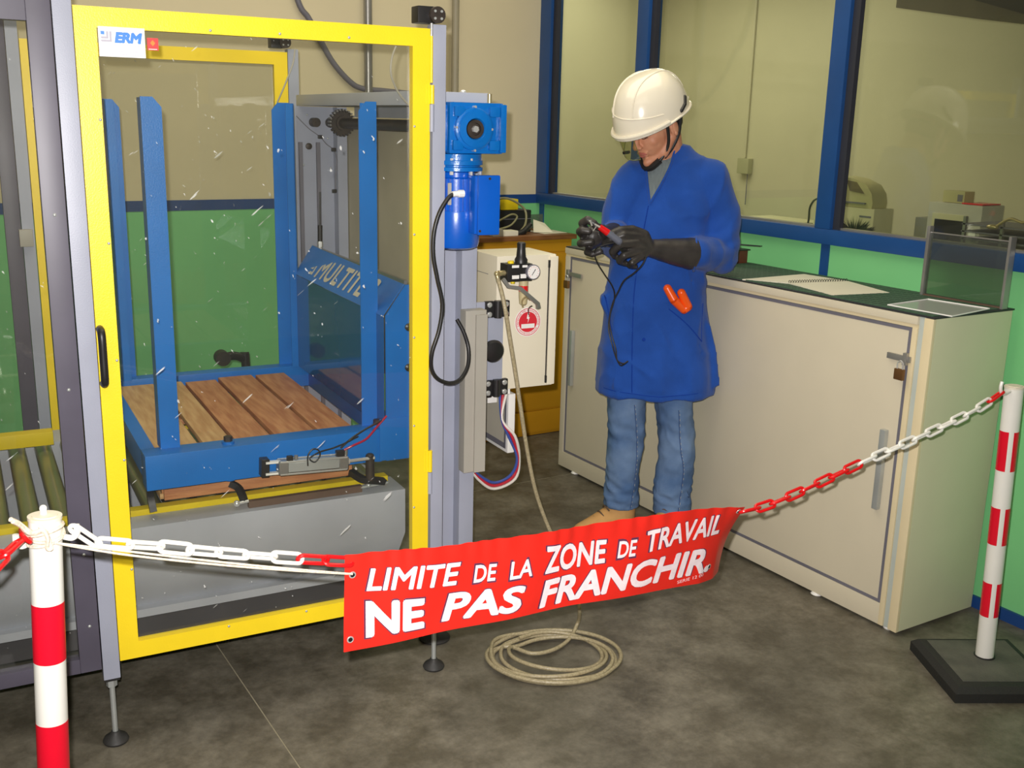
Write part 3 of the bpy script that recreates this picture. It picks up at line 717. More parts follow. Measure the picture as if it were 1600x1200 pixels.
# ================================================================ GEAR MOTOR (machine frame)
gm = thing('gear_motor', 'blue cast gearbox with vertical electric motor bolted to the mast', 'gear motor', M_)
zc = 1.636; xc = 1.062
g = G().box(0.99, 1.157, 0.012, 0.105, 1.568, 1.708, 0.008)
g.box(0.975, 0.992, 0.03, 0.10, 1.575, 1.70, 0.003)
part('gearbox', g, CBLUE, gm)
for (x, z) in ((1.017, 1.683), (1.125, 1.683), (1.013, 1.592), (1.125, 1.592)):
    part('corner_rib', G().box(x - 0.016, x + 0.016, 0.000, 0.014, z - 0.014, z + 0.014, 0.006), CBLUE, gm)
part('side_flange', G().box(1.142, 1.160, -0.002, 0.02, 1.572, 1.704, 0.004), CBLUE, gm)
part('bearing_cover', G().lathe([(0.058, 0), (0.058, 0.012), (0.052, 0.016), (0.049, 0.016), (0.049, 0.020), (0.030, 0.022), (0.026, 0.016), (0.026, 0.002)], (xc, 0.014, zc), (0, -1, 0), 36), CBLUE, gm)
part('hollow_shaft', G().lathe([(0.0255, 0), (0.0255, 0.013), (0.017, 0.013), (0.016, 0.006), (0.001, 0.006)], (xc, 0.008, zc), (0, -1, 0), 28), IRON, gm)
part('shaft_bolt', G().cyl((xc, 0.004, zc), (xc, -0.008, zc), 0.0095, n=6), CHROME, gm)
for dx, dz in ((0, 0.060), (0.0, -0.058), (-0.056, 0.004), (0.052, 0)):
    part('cover_screw', G().cyl((xc + dx, 0.012, zc + dz), (xc + dx, -0.004, zc + dz), 0.0035, n=8), CHROME, gm)
part('breather', G().cyl((1.130, 0.05, 1.708), (1.130, 0.05, 1.733), 0.0065, n=10), BRASS, gm)
mx, my = 1.028, 0.045
part('adapter', G().lathe([(0.070, 1.568), (0.070, 1.552), (0.074, 1.550), (0.074, 1.539), (0.067, 1.537), (0.067, 1.534), (0.074, 1.532), (0.074, 1.522), (0.06, 1.518)], (mx, my, 0), n=32), CBLUE, gm)
for a in (-2.2, -1.35, -0.5, 3.6):
    part('flange_bolt', G().cyl((mx + 0.066 * math.cos(a), my + 0.066 * math.sin(a), 1.549), (mx + 0.066 * math.cos(a), my + 0.066 * math.sin(a), 1.557), 0.006, n=6).cyl((mx + 0.066 * math.cos(a), my + 0.066 * math.sin(a), 1.512), (mx + 0.066 * math.cos(a), my + 0.066 * math.sin(a), 1.522), 0.006, n=6), CHROME, gm)
mb = part('motor_body', G().lathe([(0.052, 1.522), (0.052, 1.505), (0.057, 1.50), (0.057, 1.385)], (mx, my, 0), n=36), CBLUE2, gm)
for i in range(30):
    a = 2 * PI * i / 30
    c = Vector((mx + 0.060 * math.cos(a), my + 0.060 * math.sin(a), 1.445))
    part('cooling_fin', G().obox(c, (0.0055 * math.cos(a), 0.0055 * math.sin(a), 0), (-0.001 * math.sin(a), 0.001 * math.cos(a), 0), (0, 0, 0.058)), CBLUE2, gm)
part('fan_cowl', G().lathe([(0.0655, 1.412), (0.067, 1.405), (0.067, 1.322), (0.063, 1.309), (0.05, 1.303), (0.01, 1.302)], (mx, my, 0), n=40), CBLUE2, gm)
tbx = part('terminal_box', G().box(1.036, 1.106, -0.060, -0.006, 1.352, 1.512, 0.005), CBLUE2, gm)
part('box_lid', G().box(1.042, 1.110, -0.070, -0.060, 1.350, 1.514, 0.006), CBLUE2, gm)
for x, z in ((1.048, 1.362), (1.076, 1.505)):
    part('lid_screw', G().cyl((x, -0.0725, z), (x, -0.070, z), 0.0035, n=8), IRON, gm)
gp = Vector((1,-0.03,1.462)); 
part('cable_gland', G().cyl(gp + Vector((0.016, 0, 0)), gp, 0.0105, n=8).cyl(gp, gp - Vector((0.018, 0, 0.001)), 0.008, n=12), WHITE, gm)
part('name_plate', G().box(0.978, 0.988, -0.010, -0.006, 1.43, 1.49), DUCT, gm)
single('motor_cable', G().tube([gp - Vector((0.01, 0, 0)), (0.969,-0.03,1.45), (0.942,-0.03,1.408), (0.927,-0.03,1.354), (0.926,-0.03,1.293), (0.938,-0.03,1.23), (0.954,-0.03,1.156), (0.945,-0.03,1.084), (0.924,-0.03,1.021), (0.924,-0.025,0.973), (0.946,-0.02,0.938), (0.994,0,0.916), (1.042,0.03,0.918), (1.074,0.05,0.95), (1.085,0.07,0.997), (1.074,0.08,1.045), (1.055,0.09,1.085)], 0.0062, n=10), BLACK, 'black cable looping from the blue motor into the cable duct', 'cable', M_)

# ================================================================ CONTROL BOX
cb = thing('control_box', 'cream electrical cabinet hinged to the grey mast plate', 'electrical cabinet', M_)
x0, x1, ya, yb2, z0, z1 = 1.2405, 1.452, 0.20, 0.385, 0.822, 1.252
part('body', G().box(x0, x1, ya, yb2, z0, z1, 0.004), BOXC, cb)
part('side_seam', G().box(x0 - 0.0008, x0, ya + 0.06, yb2 - 0.02, 1.188, 1.1895), GASK, cb)
part('lid_edge', G().box(x1 - 0.024, x1 + 0.004, ya - 0.008, ya, z0 + 0.004, z1 - 0.006, 0.003), BOXC, cb)
part('lid_gap', G().box(x1 - 0.0275, x1 - 0.0245, ya - 0.003, ya, z0 + 0.03, z1 - 0.04), BLACK, cb)
for z in (z0 + 0.022, z1 - 0.03):
    part('lid_clip', G().box(x1 - 0.029, x1 - 0.023, ya - 0.006, ya, z - 0.012, z + 0.012), BLACK, cb)
for px_y in (482, 604):
    zz = {482: 1.089, 604: 0.836}[px_y]
    xx = 1.238
    h = part('hinge', G().box(xx - 0.042, xx - 0.012, 0.183, 0.198, zz - 0.026, zz + 0.026, 0.003).box(xx + 0.012, xx + 0.042, 0.183, 0.199, zz - 0.026, zz + 0.026, 0.003).cyl((xx, 0.182, zz - 0.027), (xx, 0.182, zz + 0.027), 0.0125, n=16), BLACK, cb)
    for dx in (-0.029, 0.029):
        for dz in (-0.015, 0.015):
            part('hinge_screw', G().lathe([(0.0085, 0), (0.0085, 0.003), (0.005, 0.006), (0.001, 0.006)], (xx + dx, 0.183, zz + dz), (0, -1, 0), 12), CHROME, h)
part('knob', G().lathe([(0.012, 0), (0.012, 0.02), (0.034, 0.028), (0.036, 0.038), (0.03, 0.046), (0.01, 0.050), (0.001, 0.05)], (1.211,0.19,0.963), (0, -1, 0), 28), BLACK, cb, 'black mushroom knob')
# round prohibition sticker
sx, sy, sz = (1.355,0.199,1.038)
sk = part('sticker', G().lathe([(0.0475, 0), (0.0475, 0.0006), (0.001, 0.0006)], (sx, 0.1999, sz), (0, -1, 0), 40), WHITE, cb, 'round red and white prohibition sticker')
RS = mat('sticker_red2', (214, 46, 60), 0.4)
part('sticker_ring', G().rings([[(sx + r * math.cos(2 * PI * i / 48), y, sz + r * math.sin(2 * PI * i / 48)) for i in range(48)] for r, y in ((0.0445, 0.1992), (0.0445, 0.1988), (0.0425, 0.1988), (0.0425, 0.1992))], cap=False, closed=True), RS, sk)
part('sticker_disc', G().prism([(sx + 0.033 * math.cos(2 * PI * i / 48), sz + 0.033 * math.sin(2 * PI * i / 48)) for i in range(48)], 'y', 0.1987, 0.1993), RS, sk)
part('sticker_bar', G().box(sx - 0.024, sx + 0.024, 0.1982, 0.1987, sz - 0.020, sz - 0.006), WHITE, sk)
part('sticker_bolt', G().prism([(sx - 0.002, sz + 0.028), (sx + 0.005, sz + 0.028), (sx + 0.001, sz + 0.016), (sx + 0.006, sz + 0.016), (sx - 0.001, sz - 0.003), (sx + 0.0005, sz + 0.010), (sx - 0.005, sz + 0.011)], 'y', 0.1982, 0.1987), WHITE, sk)
g = G()
def ring_text(txt, a0, a1, r0, r1):
    def fn(u, v):
        a = a0 + (a1 - a0) * u; r = r0 + (r1 - r0) * v
        return (sx + r * math.cos(a), 0.1986, sz + r * math.sin(a))
    put_text(g, txt, fn, 0.01, cuts=12)
ring_text('DEFENSE DE MANOEUVRER', math.radians(200), math.radians(-20), 0.0350, 0.0405)
ring_text('DANGER ELECTRIQUE', math.radians(212), math.radians(328), 0.0408, 0.0353)
part('sticker_text', g, RS, sk)
# white framed panel hanging underneath
pp_ = thing('hanging_panel', 'white framed grey panel hanging below the cream electrical cabinet', 'panel', M_)
part('panel', G().box(1.300, 1.325, 0.215, 0.56, 0.600, 0.800, 0.002), WHITE, pp_)
part('inlay', G().box(1.2985, 1.300, 0.235, 0.56, 0.630, 0.800), BOXG, pp_)
part('dark_seal', G().box(1.2975, 1.2985, 0.232, 0.56, 0.612, 0.630).box(1.2975, 1.2985, 0.225, 0.2365, 0.612, 0.800), GASK, pp_)
part('hanger', G().box(1.262, 1.2965, 0.29, 0.296, 0.755, 0.818, 0.002).box(1.285, 1.31, 0.225, 0.29, 0.80, 0.818), WHITE, pp_, 'white angle bracket')
part('spindle', G().cyl((1.20, 0.27, 0.79), (1.262, 0.27, 0.79), 0.010, n=12), IRON, pp_)
for nm, col, off in (('blue', (60, 80, 150), 0.0), ('red', (180, 40, 56), 0.008), ('white', (214, 208, 200), 0.016)):
    o = off
    single('air_tube', G().tube([(1.262 + o, 0.205 - o, 0.812), (1.254,0.17,0.733), (1.273 + o, 0.16 - o, 0.68), (1.302 + o * 0.5, 0.15, 0.604), (1.281 + o, 0.15, 0.548 - o), (1.221, 0.15, 0.53 - o * 1.3), (1.165, 0.15, 0.564 - o), (1.124,0.15,0.606)], 0.0048, n=8), mat('tube_' + nm, col, 0.3), nm + ' plastic tube sagging from the box hinge to the mast', 'tube', M_, 'coloured tubes under the cream electrical cabinet')

# ================================================================ AIR REGULATOR
ar = thing('air_regulator', 'black and brass air filter regulator with white pressure gauge', 'air regulator', M_)
yy = 0.145
def U(px): return px
c0 = Vector((1.28,0.145,1.211))
part('valve_body', G().box(1.236, 1.323, 0.12, 0.17, 1.183, 1.237, 0.003), BLACK, ar)
for (a, b, c, d) in ((799, 811, 413, 419), (815, 824, 413, 419), (799, 811, 430, 436), (812, 822, 428, 434)):
    pass
for q in (((1.251,0.12,1.226), (1.275,0.12,1.234)), ((1.287,0.12,1.226), (1.304,0.12,1.233)), ((1.252,0.12,1.192), (1.276,0.12,1.203)), ((1.281,0.12,1.193), (1.301,0.12,1.206))):
    part('body_label', G().box(q[0][0], q[1][0], 0.1185, 0.12, q[0][2], q[1][2]), WHITE, ar)
kx, _, kz = (1.295,0.145,1.236)
part('adjusting_knob', G().lathe([(0.020, 0), (0.020, 0.012), (0.015, 0.02), (0.013, 0.045), (0.0135, 0.062), (0.010, 0.065), (0.001, 0.065)], (kx, 0.145, kz), n=20), BLACK, ar)
part('yellow_button', G().cyl((1.26,0.145,1.236), (1.259,0.145,1.244), 0.010, n=14), YEL, ar)
part('yellow_cap', G().cyl((1.268,0.145,1.184), (1.268,0.145,1.174), 0.007, n=12), YEL2, ar)
gx, _, gz = (1.32,0.11,1.212)
gg = part('gauge', G().lathe([(0.010, -0.03), (0.010, -0.012), (0.0225, -0.010), (0.0235, 0.002), (0.021, 0.003)], (gx, 0.11, gz), (0, -1, 0), 28), GASK, ar)
part('gauge_face', G().lathe([(0.0205, 0.0030), (0.0205, 0.0036), (0.001, 0.0036)], (gx, 0.11, gz), (0, -1, 0), 28), WHITE, gg)
part('needle', G().obox((gx, 0.1058, gz), (0.006, 0, 0.009), (0, 0.0004, 0), (0.0008, 0, -0.0006)), BLACK, gg)
gt = G()
for i in range(11):
    a = math.radians(225 - 27 * i)
    gt.obox((gx + 0.0165 * math.cos(a), 0.1062, gz + 0.0165 * math.sin(a)), (0.002 * math.cos(a), 0, 0.002 * math.sin(a)), (0, 0.0002, 0), (-0.0004 * math.sin(a), 0, 0.0004 * math.cos(a)))
part('gauge_marks', gt, REDC, gg)
bx, _, bz = (1.306,0.145,1.184)
part('bowl', G().lathe([(0.0145, 0), (0.0145, -0.05), (0.012, -0.075), (0.006, -0.08), (0.001, -0.08)], (bx, 0.145, bz), n=20), mat('bowl_beige', (196, 182, 140), 0.35), ar, 'beige filter bowl')
part('bowl_label', G().lathe([(0.0148, -0.018), (0.0148, -0.036)], (bx, 0.145, bz), n=20), REDC, ar)
part('bracket', G().tube([(1.224,0.125,1.193), (1.241,0.122,1.169), (1.279,0.118,1.163), (1.314,0.116,1.134), (1.342,0.116,1.112), (1.346,0.118,1.096)], 0.008, n=4, smooth=False), STEEL, ar)
part('padlock_shackle', G().tube([(1.303,0.14,1.099), (1.298,0.135,1.12), (1.308,0.13,1.132), (1.322,0.13,1.123)], 0.003, n=8), BRASS, ar)
part('wire_tag', G().tube([(1.352,0.19,1.063), (1.329,0.15,1.091), (1.324,0.12,1.105)], 0.0018, n=6), BLACK, ar)
part('elbow_fitting', G().cyl((1.247,0.14,1.209), (1.213,0.135,1.209), 0.0085, n=12).ell((1.207,0.135,1.208), 0.0085).cyl((1.207,0.135,1.208), (1.212,0.13,1.183), 0.007, n=10), BRASS, ar)
# hose: down from the regulator, then coiled on the floor
hp = [(1.209,0.13,1.193), (1.211,0.11,1.158), (1.215,0.09,1.108), (1.232,0.09,1.022), (1.253,0.09,0.919), (1.277,0.09,0.794), (1.304,0.09,0.654), (1.339,0.09,0.509), (1.389,0.09,0.38), (1.437,0.07,0.271), (1.451,0,0.19), (1.432,-0.06,0.141)]
ctr = Vector((1.325, -0.095, 0))
a = 0.55
p_last = Vector((1.466,0.008,0.022))
hp += [(1.473,0.01,0.05), (1.417,-0.025,0.014), (1.337,-0.056,0.01), (1.267,-0.046,0.01), (1.223,0.025,0.01)]
n_ = 0
th = 2.95
rnd = random.Random(3)
loops = [(0.205, 0.165, 0, 0), (0.185, 0.150, 0.02, 0.01), (0.215, 0.170, -0.004, -0.004), (0.17, 0.135, -0.02, 0.015), (0.21, 0.16, 0.0, -0.01), (0.15, 0.12, 0.01, 0.012)]
for k, (ra, rb_, ox, oy) in enumerate(loops):
    for j in range(12):
        a = th + (k * 12 + j) * 2 * PI / 12
        nx = loops[min(k + 1, len(loops) - 1)]
        t = j / 12
        A_ = ra + (nx[0] - ra) * t; Bq = rb_ + (nx[1] - rb_) * t
        x = math.cos(a) * A_; y = math.sin(a) * Bq
        zz = 0.0065 + 0.004 * k * (0.55 + 0.45 * math.sin(a * 1.5 + k))
        # the coil's long axis lies roughly across the picture
        an = -0.45
        hp.append((ctr.x + ox + x * math.cos(an) - y * math.sin(an), ctr.y + oy + x * math.sin(an) + y * math.cos(an), max(0.0065, zz)))
single('air_hose', G().tube(hp, 0.0065, n=10, k=5), HOSE, 'braided clear air hose hanging from the regulator, coiled on the floor', 'hose', M_)
# small foil wrapped block on the floor
fb = thing('foil_block', 'small silver foil wrapped block on the floor behind the banner', 'block', M_)
g = G().box(1.385, 1.447, 0.822, 0.90, 0.0, 0.098, 0.002)
part('core', g, IRON, fb)
for i in range(9):
    zq = 0.012 + 0.0095 * i
    part('foil_fold', G().obox((1.416 + random.uniform(-0.004, 0.004), 0.8205, zq), (0.026, 0, random.uniform(-0.02, 0.02)), (0, 0.0012, 0), (0, 0, 0.0018)), CHROME, fb)
part('foil_side', G().box(1.386, 1.446, 0.819, 0.8195, 0.092, 0.099), CHROME, fb)

# ================================================================ BACK BENCH (world frame)
bn = thing('bench', 'mustard yellow cupboard bench with brown wooden top in the far corner', 'bench', W_)
part('body', G().box(2.08, 2.785, 1.93, 2.355, 0.002, 1.062, 0.003), MUST, bn)
part('worktop', G().box(2.06, 2.80, 1.905, 2.36, 1.064, 1.088, 0.003), WTOP, bn)
part('door', G().box(2.12, 2.745, 1.918, 1.929, 0.15, 0.99, 0.002), MUST, bn)
part('drawer_front', G().box(2.12, 2.745, 1.918, 1.929, 0.02, 0.138, 0.002), MUST, bn)
part('top_rail', G().box(2.08, 2.78, 1.926, 1.93, 1.0, 1.045), MUST, bn)
part('door_knob', G().lathe([(0.006, 0), (0.006, 0.015), (0.016, 0.02), (0.014, 0.03), (0.001, 0.032)], (2.60, 1.918, 0.66), (0, -1, 0)), BLACK, bn)
t = thing('black_meter_case', 'black instrument case with yellow lid part standing on the bench', 'instrument case', W_)
part('case', G().box(2.34, 2.62, 2.08, 2.25, 1.0885, 1.205, 0.004), BLACK, t)
part('yellow_cover', G().box(2.44, 2.545, 2.09, 2.22, 1.206, 1.262, 0.006), YEL2, t)
part('green_button', G().cyl((2.415, 2.10, 1.206), (2.415, 2.10, 1.24), 0.016, n=14), mat('button_green', (120, 180, 130), 0.4), t)
part('seam', G().box(2.34, 2.62, 2.0785, 2.08, 1.158, 1.161), GASK, t)
single('grey_lead', G().tube([(2.36, 2.07, 1.26), (2.45, 2.05, 1.27), (2.547,2.06,1.228), (2.57,2.05,1.185), (2.545,2.02,1.131), (2.501,2,1.101)], 0.006, n=8), mat('lead_olive', (140, 136, 100), 0.4), 'olive grey lead arching over the black instrument case', 'cable')
single('grey_lead', G().tube([(2.348,2.03,1.136), (2.413,2.03,1.167), (2.476,2.04,1.188), (2.508,2.04,1.174), (2.458,2.02,1.134), (2.377,2,1.118)], 0.005, n=8), mat('lead_olive', (140, 136, 100), 0.4), 'looped olive lead lying in front of the black instrument case', 'cable')
single('plug', G().chain([(2.462,1.98,1.085), (2.513,1.98,1.103), (2.564,2,1.133)], [0.018, 0.016, 0.014]), BLACK, 'black plug connector lying on the bench edge', 'plug')
t = thing('clip_box', 'pale grey adapter with cream side on the bench', 'adapter', W_)
part('casing', G().box(2.30, 2.36, 1.93, 2.0, 1.0885, 1.125, 0.004), DUCT, t)
part('cream_side', G().box(2.361, 2.45, 1.93, 2.0, 1.0885, 1.115, 0.003), PAPER, t)
g = G().quad((2.63, 1.96, 1.089), (2.90 - 0.12, 1.97, 1.089), (2.79, 2.12, 1.089), (2.62, 2.13, 1.089), 0.001)
g.quad((2.60, 2.02, 1.092), (2.70, 1.98, 1.092), (2.72, 2.1, 1.13), (2.66, 2.12, 1.15), 0.0006)
single('crumpled_paper', g, PAPER, 'crumpled white paper sheets beside the plug on the bench', 'paper')
single('green_sheet', G().box(2.66, 2.80, 2.24, 2.245, 1.089, 1.165), glass('green_sheet_glass', (0.3, 0.5, 0.32), 0.05, haze=0.1), 'dark green translucent sheet leaning upright at the back of the bench', 'plastic sheet')
# pipes and cable on the back wall
for (x, lab, r) in ((1.806, 'grey conduit pipe on the wall above the blue lift', 0.021), (2.295, 'grey conduit pipe on the wall above the blue gearbox', 0.019)):
    t = thing('conduit_pipe', lab, 'pipe', W_)
    part('pipe', G().cyl((x, W_Y - 0.03, 1.30), (x, W_Y - 0.03, 3.39), r, n=16), STEEL if x < 2 else mat('pipe_paint', (158, 150, 128), 0.5), t)
    for z in (1.5, 2.45, 3.2): part('clamp', G().cyl((x, W_Y - 0.03, z), (x, W_Y - 0.03, z + 0.015), r + 0.003, n=16).box(x - 0.008, x + 0.008, W_Y - 0.03, W_Y - 0.0005, z, z + 0.015), STEEL, t)
single('thick_cable', G().tube([(1.36, W_Y - 0.018, 2.5), (1.45,2.355,2.193), (1.502,2.355,2.116), (1.558,2.355,2.02), (1.622,2.355,1.919), (1.705,2.355,1.835), (1.773,2.355,1.801), (1.895,2.355,1.793), (2.038,2.355,1.785)], 0.014, n=10), GASK, 'thick dark cable sagging across the cream back wall', 'cable')
t = thing('pipe_elbow', 'small dark round fitting low on the green wall behind the lift', 'pipe fitting', M_)
part('dial', G().cyl((0.668,1.55,0.699), (0.668, 1.50, 0.699), 0.030, n=24), IRON, t)
part('elbow', G().tube([(0.688,1.56,0.693), (0.729,1.58,0.691), (0.768,1.6,0.672), (0.78,1.6,0.638), (0.78, 1.6, 0.0)], 0.018, n=12), BLACK, t)

# ================================================================ LONG CABINET (cabinet frame)
CB = thing('long_cabinet', 'long cream metal cabinet with two sliding doors along the partition', 'cabinet', C_)
L, Wd, H = 2.03, 0.4087, 1.088
g = G().box(0.012, Wd, 0.012, L, 0.012, H - 0.004, 0.002)
part('carcass', g, CREAMD, CB)
part('bottom_rail', G().box(0.0, 0.012, 0.075, L, 0.012, 0.088, 0.001), CREAM, CB)
part('top_rail', G().box(-0.004, 0.012, 0.055, L, 1.062, H, 0.002), CREAM, CB)
part('top_rail', G().box(0.002, 0.012, 0.055, L, 1.050, 1.0615), CREAMS, CB)
part('end_post', G().box(0.0, 0.012, L - 0.035, L, 0.088, 1.05, 0.001), CREAM, CB)
part('corner_post', G().box(0.0, 0.0125, 0.056, 0.075, 0.012, 1.05, 0.001), CREAMS, CB)
part('corner_post', G().box(0.006, 0.0125, 0.033, 0.0555, 0.012, H, 0.001), PALEB, CB, 'pale blue groove of the corner post')
part('corner_post', G().box(-0.002, 0.0125, -0.002, 0.0325, 0.012, H, 0.003), CREAMS, CB)
part('end_panel', G().box(0.0135, Wd, -0.001, 0.0115, 0.012, H, 0.002), mat('cabinet_end', (208, 206, 174), 0.42, var=0.04, vscale=2), CB, 'greenish cream end panel')
def sdoor(y0, y1, xf, name='sliding_door'):
    d = part(name, G().box(xf, xf + 0.006, y0, y1, 0.10, 1.037, 0.001), CREAM, CB)
    g = G().box(xf - 0.0015, xf + 0.002, y0 - 0.011, y0, 0.089, 1.048).box(xf - 0.0015, xf + 0.002, y1, y1 + 0.011, 0.089, 1.048)
    g.box(xf - 0.0015, xf + 0.002, y0, y1, 0.089, 0.10).box(xf - 0.0015, xf + 0.002, y0, y1, 1.037, 1.048)
    part('gasket', g, GASK, d)
    return d
d1 = sdoor(0.088, 1.16, 0.004); d2 = sdoor(1.18, 1.982, 0.005)
for d, y, za, zb_ in ((d1, 0.132, 0.415, 0.695), (d2, 1.945, 0.435, 0.705)):
    part('handle', G().box(-0.016, 0.004, y - 0.011, y + 0.011, za, zb_, 0.004), ZINC, d)
for y, z, s in ((0.135, 0.945, 1), (1.945, 0.968, -1)):
    hs = part('hasp', G().box(-0.008, 0.0, y - 0.07 if s > 0 else y - 0.055, y + 0.02 if s > 0 else y + 0.055, z - 0.010, z + 0.010, 0.002).box(-0.012, 0.002, (0.075 if s > 0 else 1.99), (0.09 if s > 0 else 2.005), z - 0.02, z + 0.02, 0.001), STEEL, CB)
for y, z, lab in ((0.088, 0.905, 'small brass padlock on the hasp near the cabinet corner'), (1.985, 0.93, 'small brass padlock at the far end of the cream cabinet')):
    t = thing('padlock', lab, 'padlock', C_)
    part('body', G().box(-0.028, -0.014, y - 0.017, y + 0.017, z - 0.028, z + 0.008, 0.003), mat('old_brass', (128, 92, 56), 0.4, 0.6), t)
    part('shackle', G().tube([(-0.021, y - 0.010, z + 0.006), (-0.021, y - 0.010, z + 0.026), (-0.021, y, z + 0.034), (-0.021, y + 0.010, z + 0.026), (-0.021, y + 0.010, z + 0.006)], 0.0026, n=8), CHROME, t)
for y in (0.36, 1.1, 1.9):
    for x in (0.03, 0.37): part('glide', G().lathe([(0.018, 0), (0.022, 0.004), (0.016, 0.0125)], (x - 0.016 if x < 0.1 else x, y, 0)), WHITE, CB)
part('glide', G().lathe([(0.018, 0), (0.020, 0.004), (0.016, 0.012)], (0.03, 0.05, 0)), WHITE, CB)
single('worktop_mat', G().box(0.0, Wd + 0.005, -0.004, L, H + 0.001, H + 0.006, 0.001), mat('black_edge', (40, 42, 46), 0.6), 'dark mat covering the whole top of the cream cabinet', 'mat', C_)
t = thing('cutting_mat', 'green gridded mat on the cabinet top under the notebook', 'mat', C_)
part('sheet', G().box(0.012, Wd - 0.01, 0.012, 1.22, H + 0.006, H + 0.009), MATG, t)
g = G()
for i in range(1, 40): g.box(0.014, Wd - 0.012, 0.012 + i * 0.03 - 0.0014, 0.012 + i * 0.03 + 0.0014, H + 0.009, H + 0.0094)
for i in range(1, 13): g.box(0.012 + i * 0.03 - 0.0014, 0.012 + i * 0.03 + 0.0014, 0.014, 1.218, H + 0.009, H + 0.0095)
part('grid', g, mat('mat_lines', (34, 52, 42), 0.7), t, kind='stuff')
zt_ = H + 0.0098
def Q(p, z): return (p[0], p[1], z)
t = thing('notebook', 'open spiral bound notebook with blank cream pages on the cabinet', 'notebook', C_)
A1, A2, A3, A4 = (0.006,0.858,1.098), (0.347,0.867,1.098), (0.346,0.646,1.098), (0.089,0.702,1.098)
B2, B3 = (0.276,0.394,1.098), (0.03,0.439,1.098)
part('page', G().quad(Q(A1, zt_), Q(A2, zt_), Q(A3, zt_ + 0.003), Q(A4, zt_ + 0.003), 0.004), PAPER, t)
part('page', G().quad(Q(A4, zt_ + 0.003), Q(A3, zt_ + 0.003), Q(B2, zt_), Q(B3, zt_), 0.005), PAPER, t)
v0, v1 = Vector(Q(A4, zt_ + 0.006)), Vector(Q(A3, zt_ + 0.006)); dd = (v1 - v0)
rn = dd.normalized()
hm = None
for i in range(24):
    c = v0 + dd * (i + 0.5) / 24
    pr_ = Vector((-rn.y, rn.x, 0))
    if hm is None:
        hm = G().tube([(math.cos(q * PI / 4) * 0.006, 0, math.sin(q * PI / 4) * 0.006) for q in range(8)], 0.0011, n=6, k=1, closed=True).mesh('ring', BLACK)
    o = link('ring', hm, t); o.location = c; o.rotation_euler = (0, 0, math.atan2(pr_.y, pr_.x) + 0.0)
t = thing('plastic_sleeve', 'glossy clear plastic document sleeve lying near the cabinet corner', 'document sleeve', C_)
S = [(0.038,0.209,1.1), (0.274,0.232,1.1), (0.299,0.013,1.1), (0.049,-0.027,1.1)]
S = [Vector(Q(s, zt_ + 0.0005)) for s in S]
part('film', G().quad(*S, 0.0015), SLEEVE, t)
g = G()
for i in range(4): g.cyl(S[i] + Vector((0, 0, 0.001)), S[(i + 1) % 4] + Vector((0, 0, 0.001)), 0.0022, n=6)
part('rim', g, WHITE, t)
t = thing('glass_screen', 'upright smoked glass screen in a steel frame on the cabinet corner', 'screen', C_)
ya_, yb_ = 0.325, -0.004; X0 = 0.352
zb0, zt0 = H + 0.0065, H + 0.222
part('pane', G().box(X0 + 0.004, X0 + 0.008, yb_ + 0.014, ya_ - 0.012, zb0 + 0.006, zt0 + 0.006), CLEAR, t)
part('frame_post', G().box(X0 - 0.004, X0 + 0.018, ya_ - 0.014, ya_ - 0.002, zb0, H + 0.252, 0.002), STEEL, t)
part('frame_post', G().box(X0 - 0.004, X0 + 0.026, yb_ + 0.004, yb_ + 0.014, zb0, H + 0.246, 0.002), STEEL, t)
part('bottom_rail', G().box(X0 - 0.002, X0 + 0.014, yb_ + 0.014, ya_ - 0.014, zb0, zb0 + 0.007), BROWN, t)
part('top_strip', G().box(X0 + 0.003, X0 + 0.009, yb_ + 0.014, ya_ - 0.014, zt0 + 0.006, zt0 + 0.010), STEEL, t)
t = thing('wooden_block', 'reddish brown wooden box on the cabinet behind the man', 'box', C_)
wb_ = (0.329,1.233,1.094)
part('box_body', G().box(0.25, 0.38, 1.22, 1.34, H + 0.0065, H + 0.062, 0.003), mat('red_wood', (104, 52, 38), 0.5, var=0.15), t)
part('box_lid', G().box(0.245, 0.385, 1.21, 1.345, H + 0.0625, H + 0.068, 0.002), BLACK, t)
single('black_ruler', G().obox((0.33, 1.20, H + 0.090), (0.035, -0.07, 0), (0.012, 0.006, 0), (0, 0, 0.0015)).obox((0.32, 1.24, H + 0.078), (0.01, 0, 0), (0, 0.01, 0), (0, 0, 0.0102)), BLACK, 'thin black strip lying across the reddish brown box', 'strip', C_)

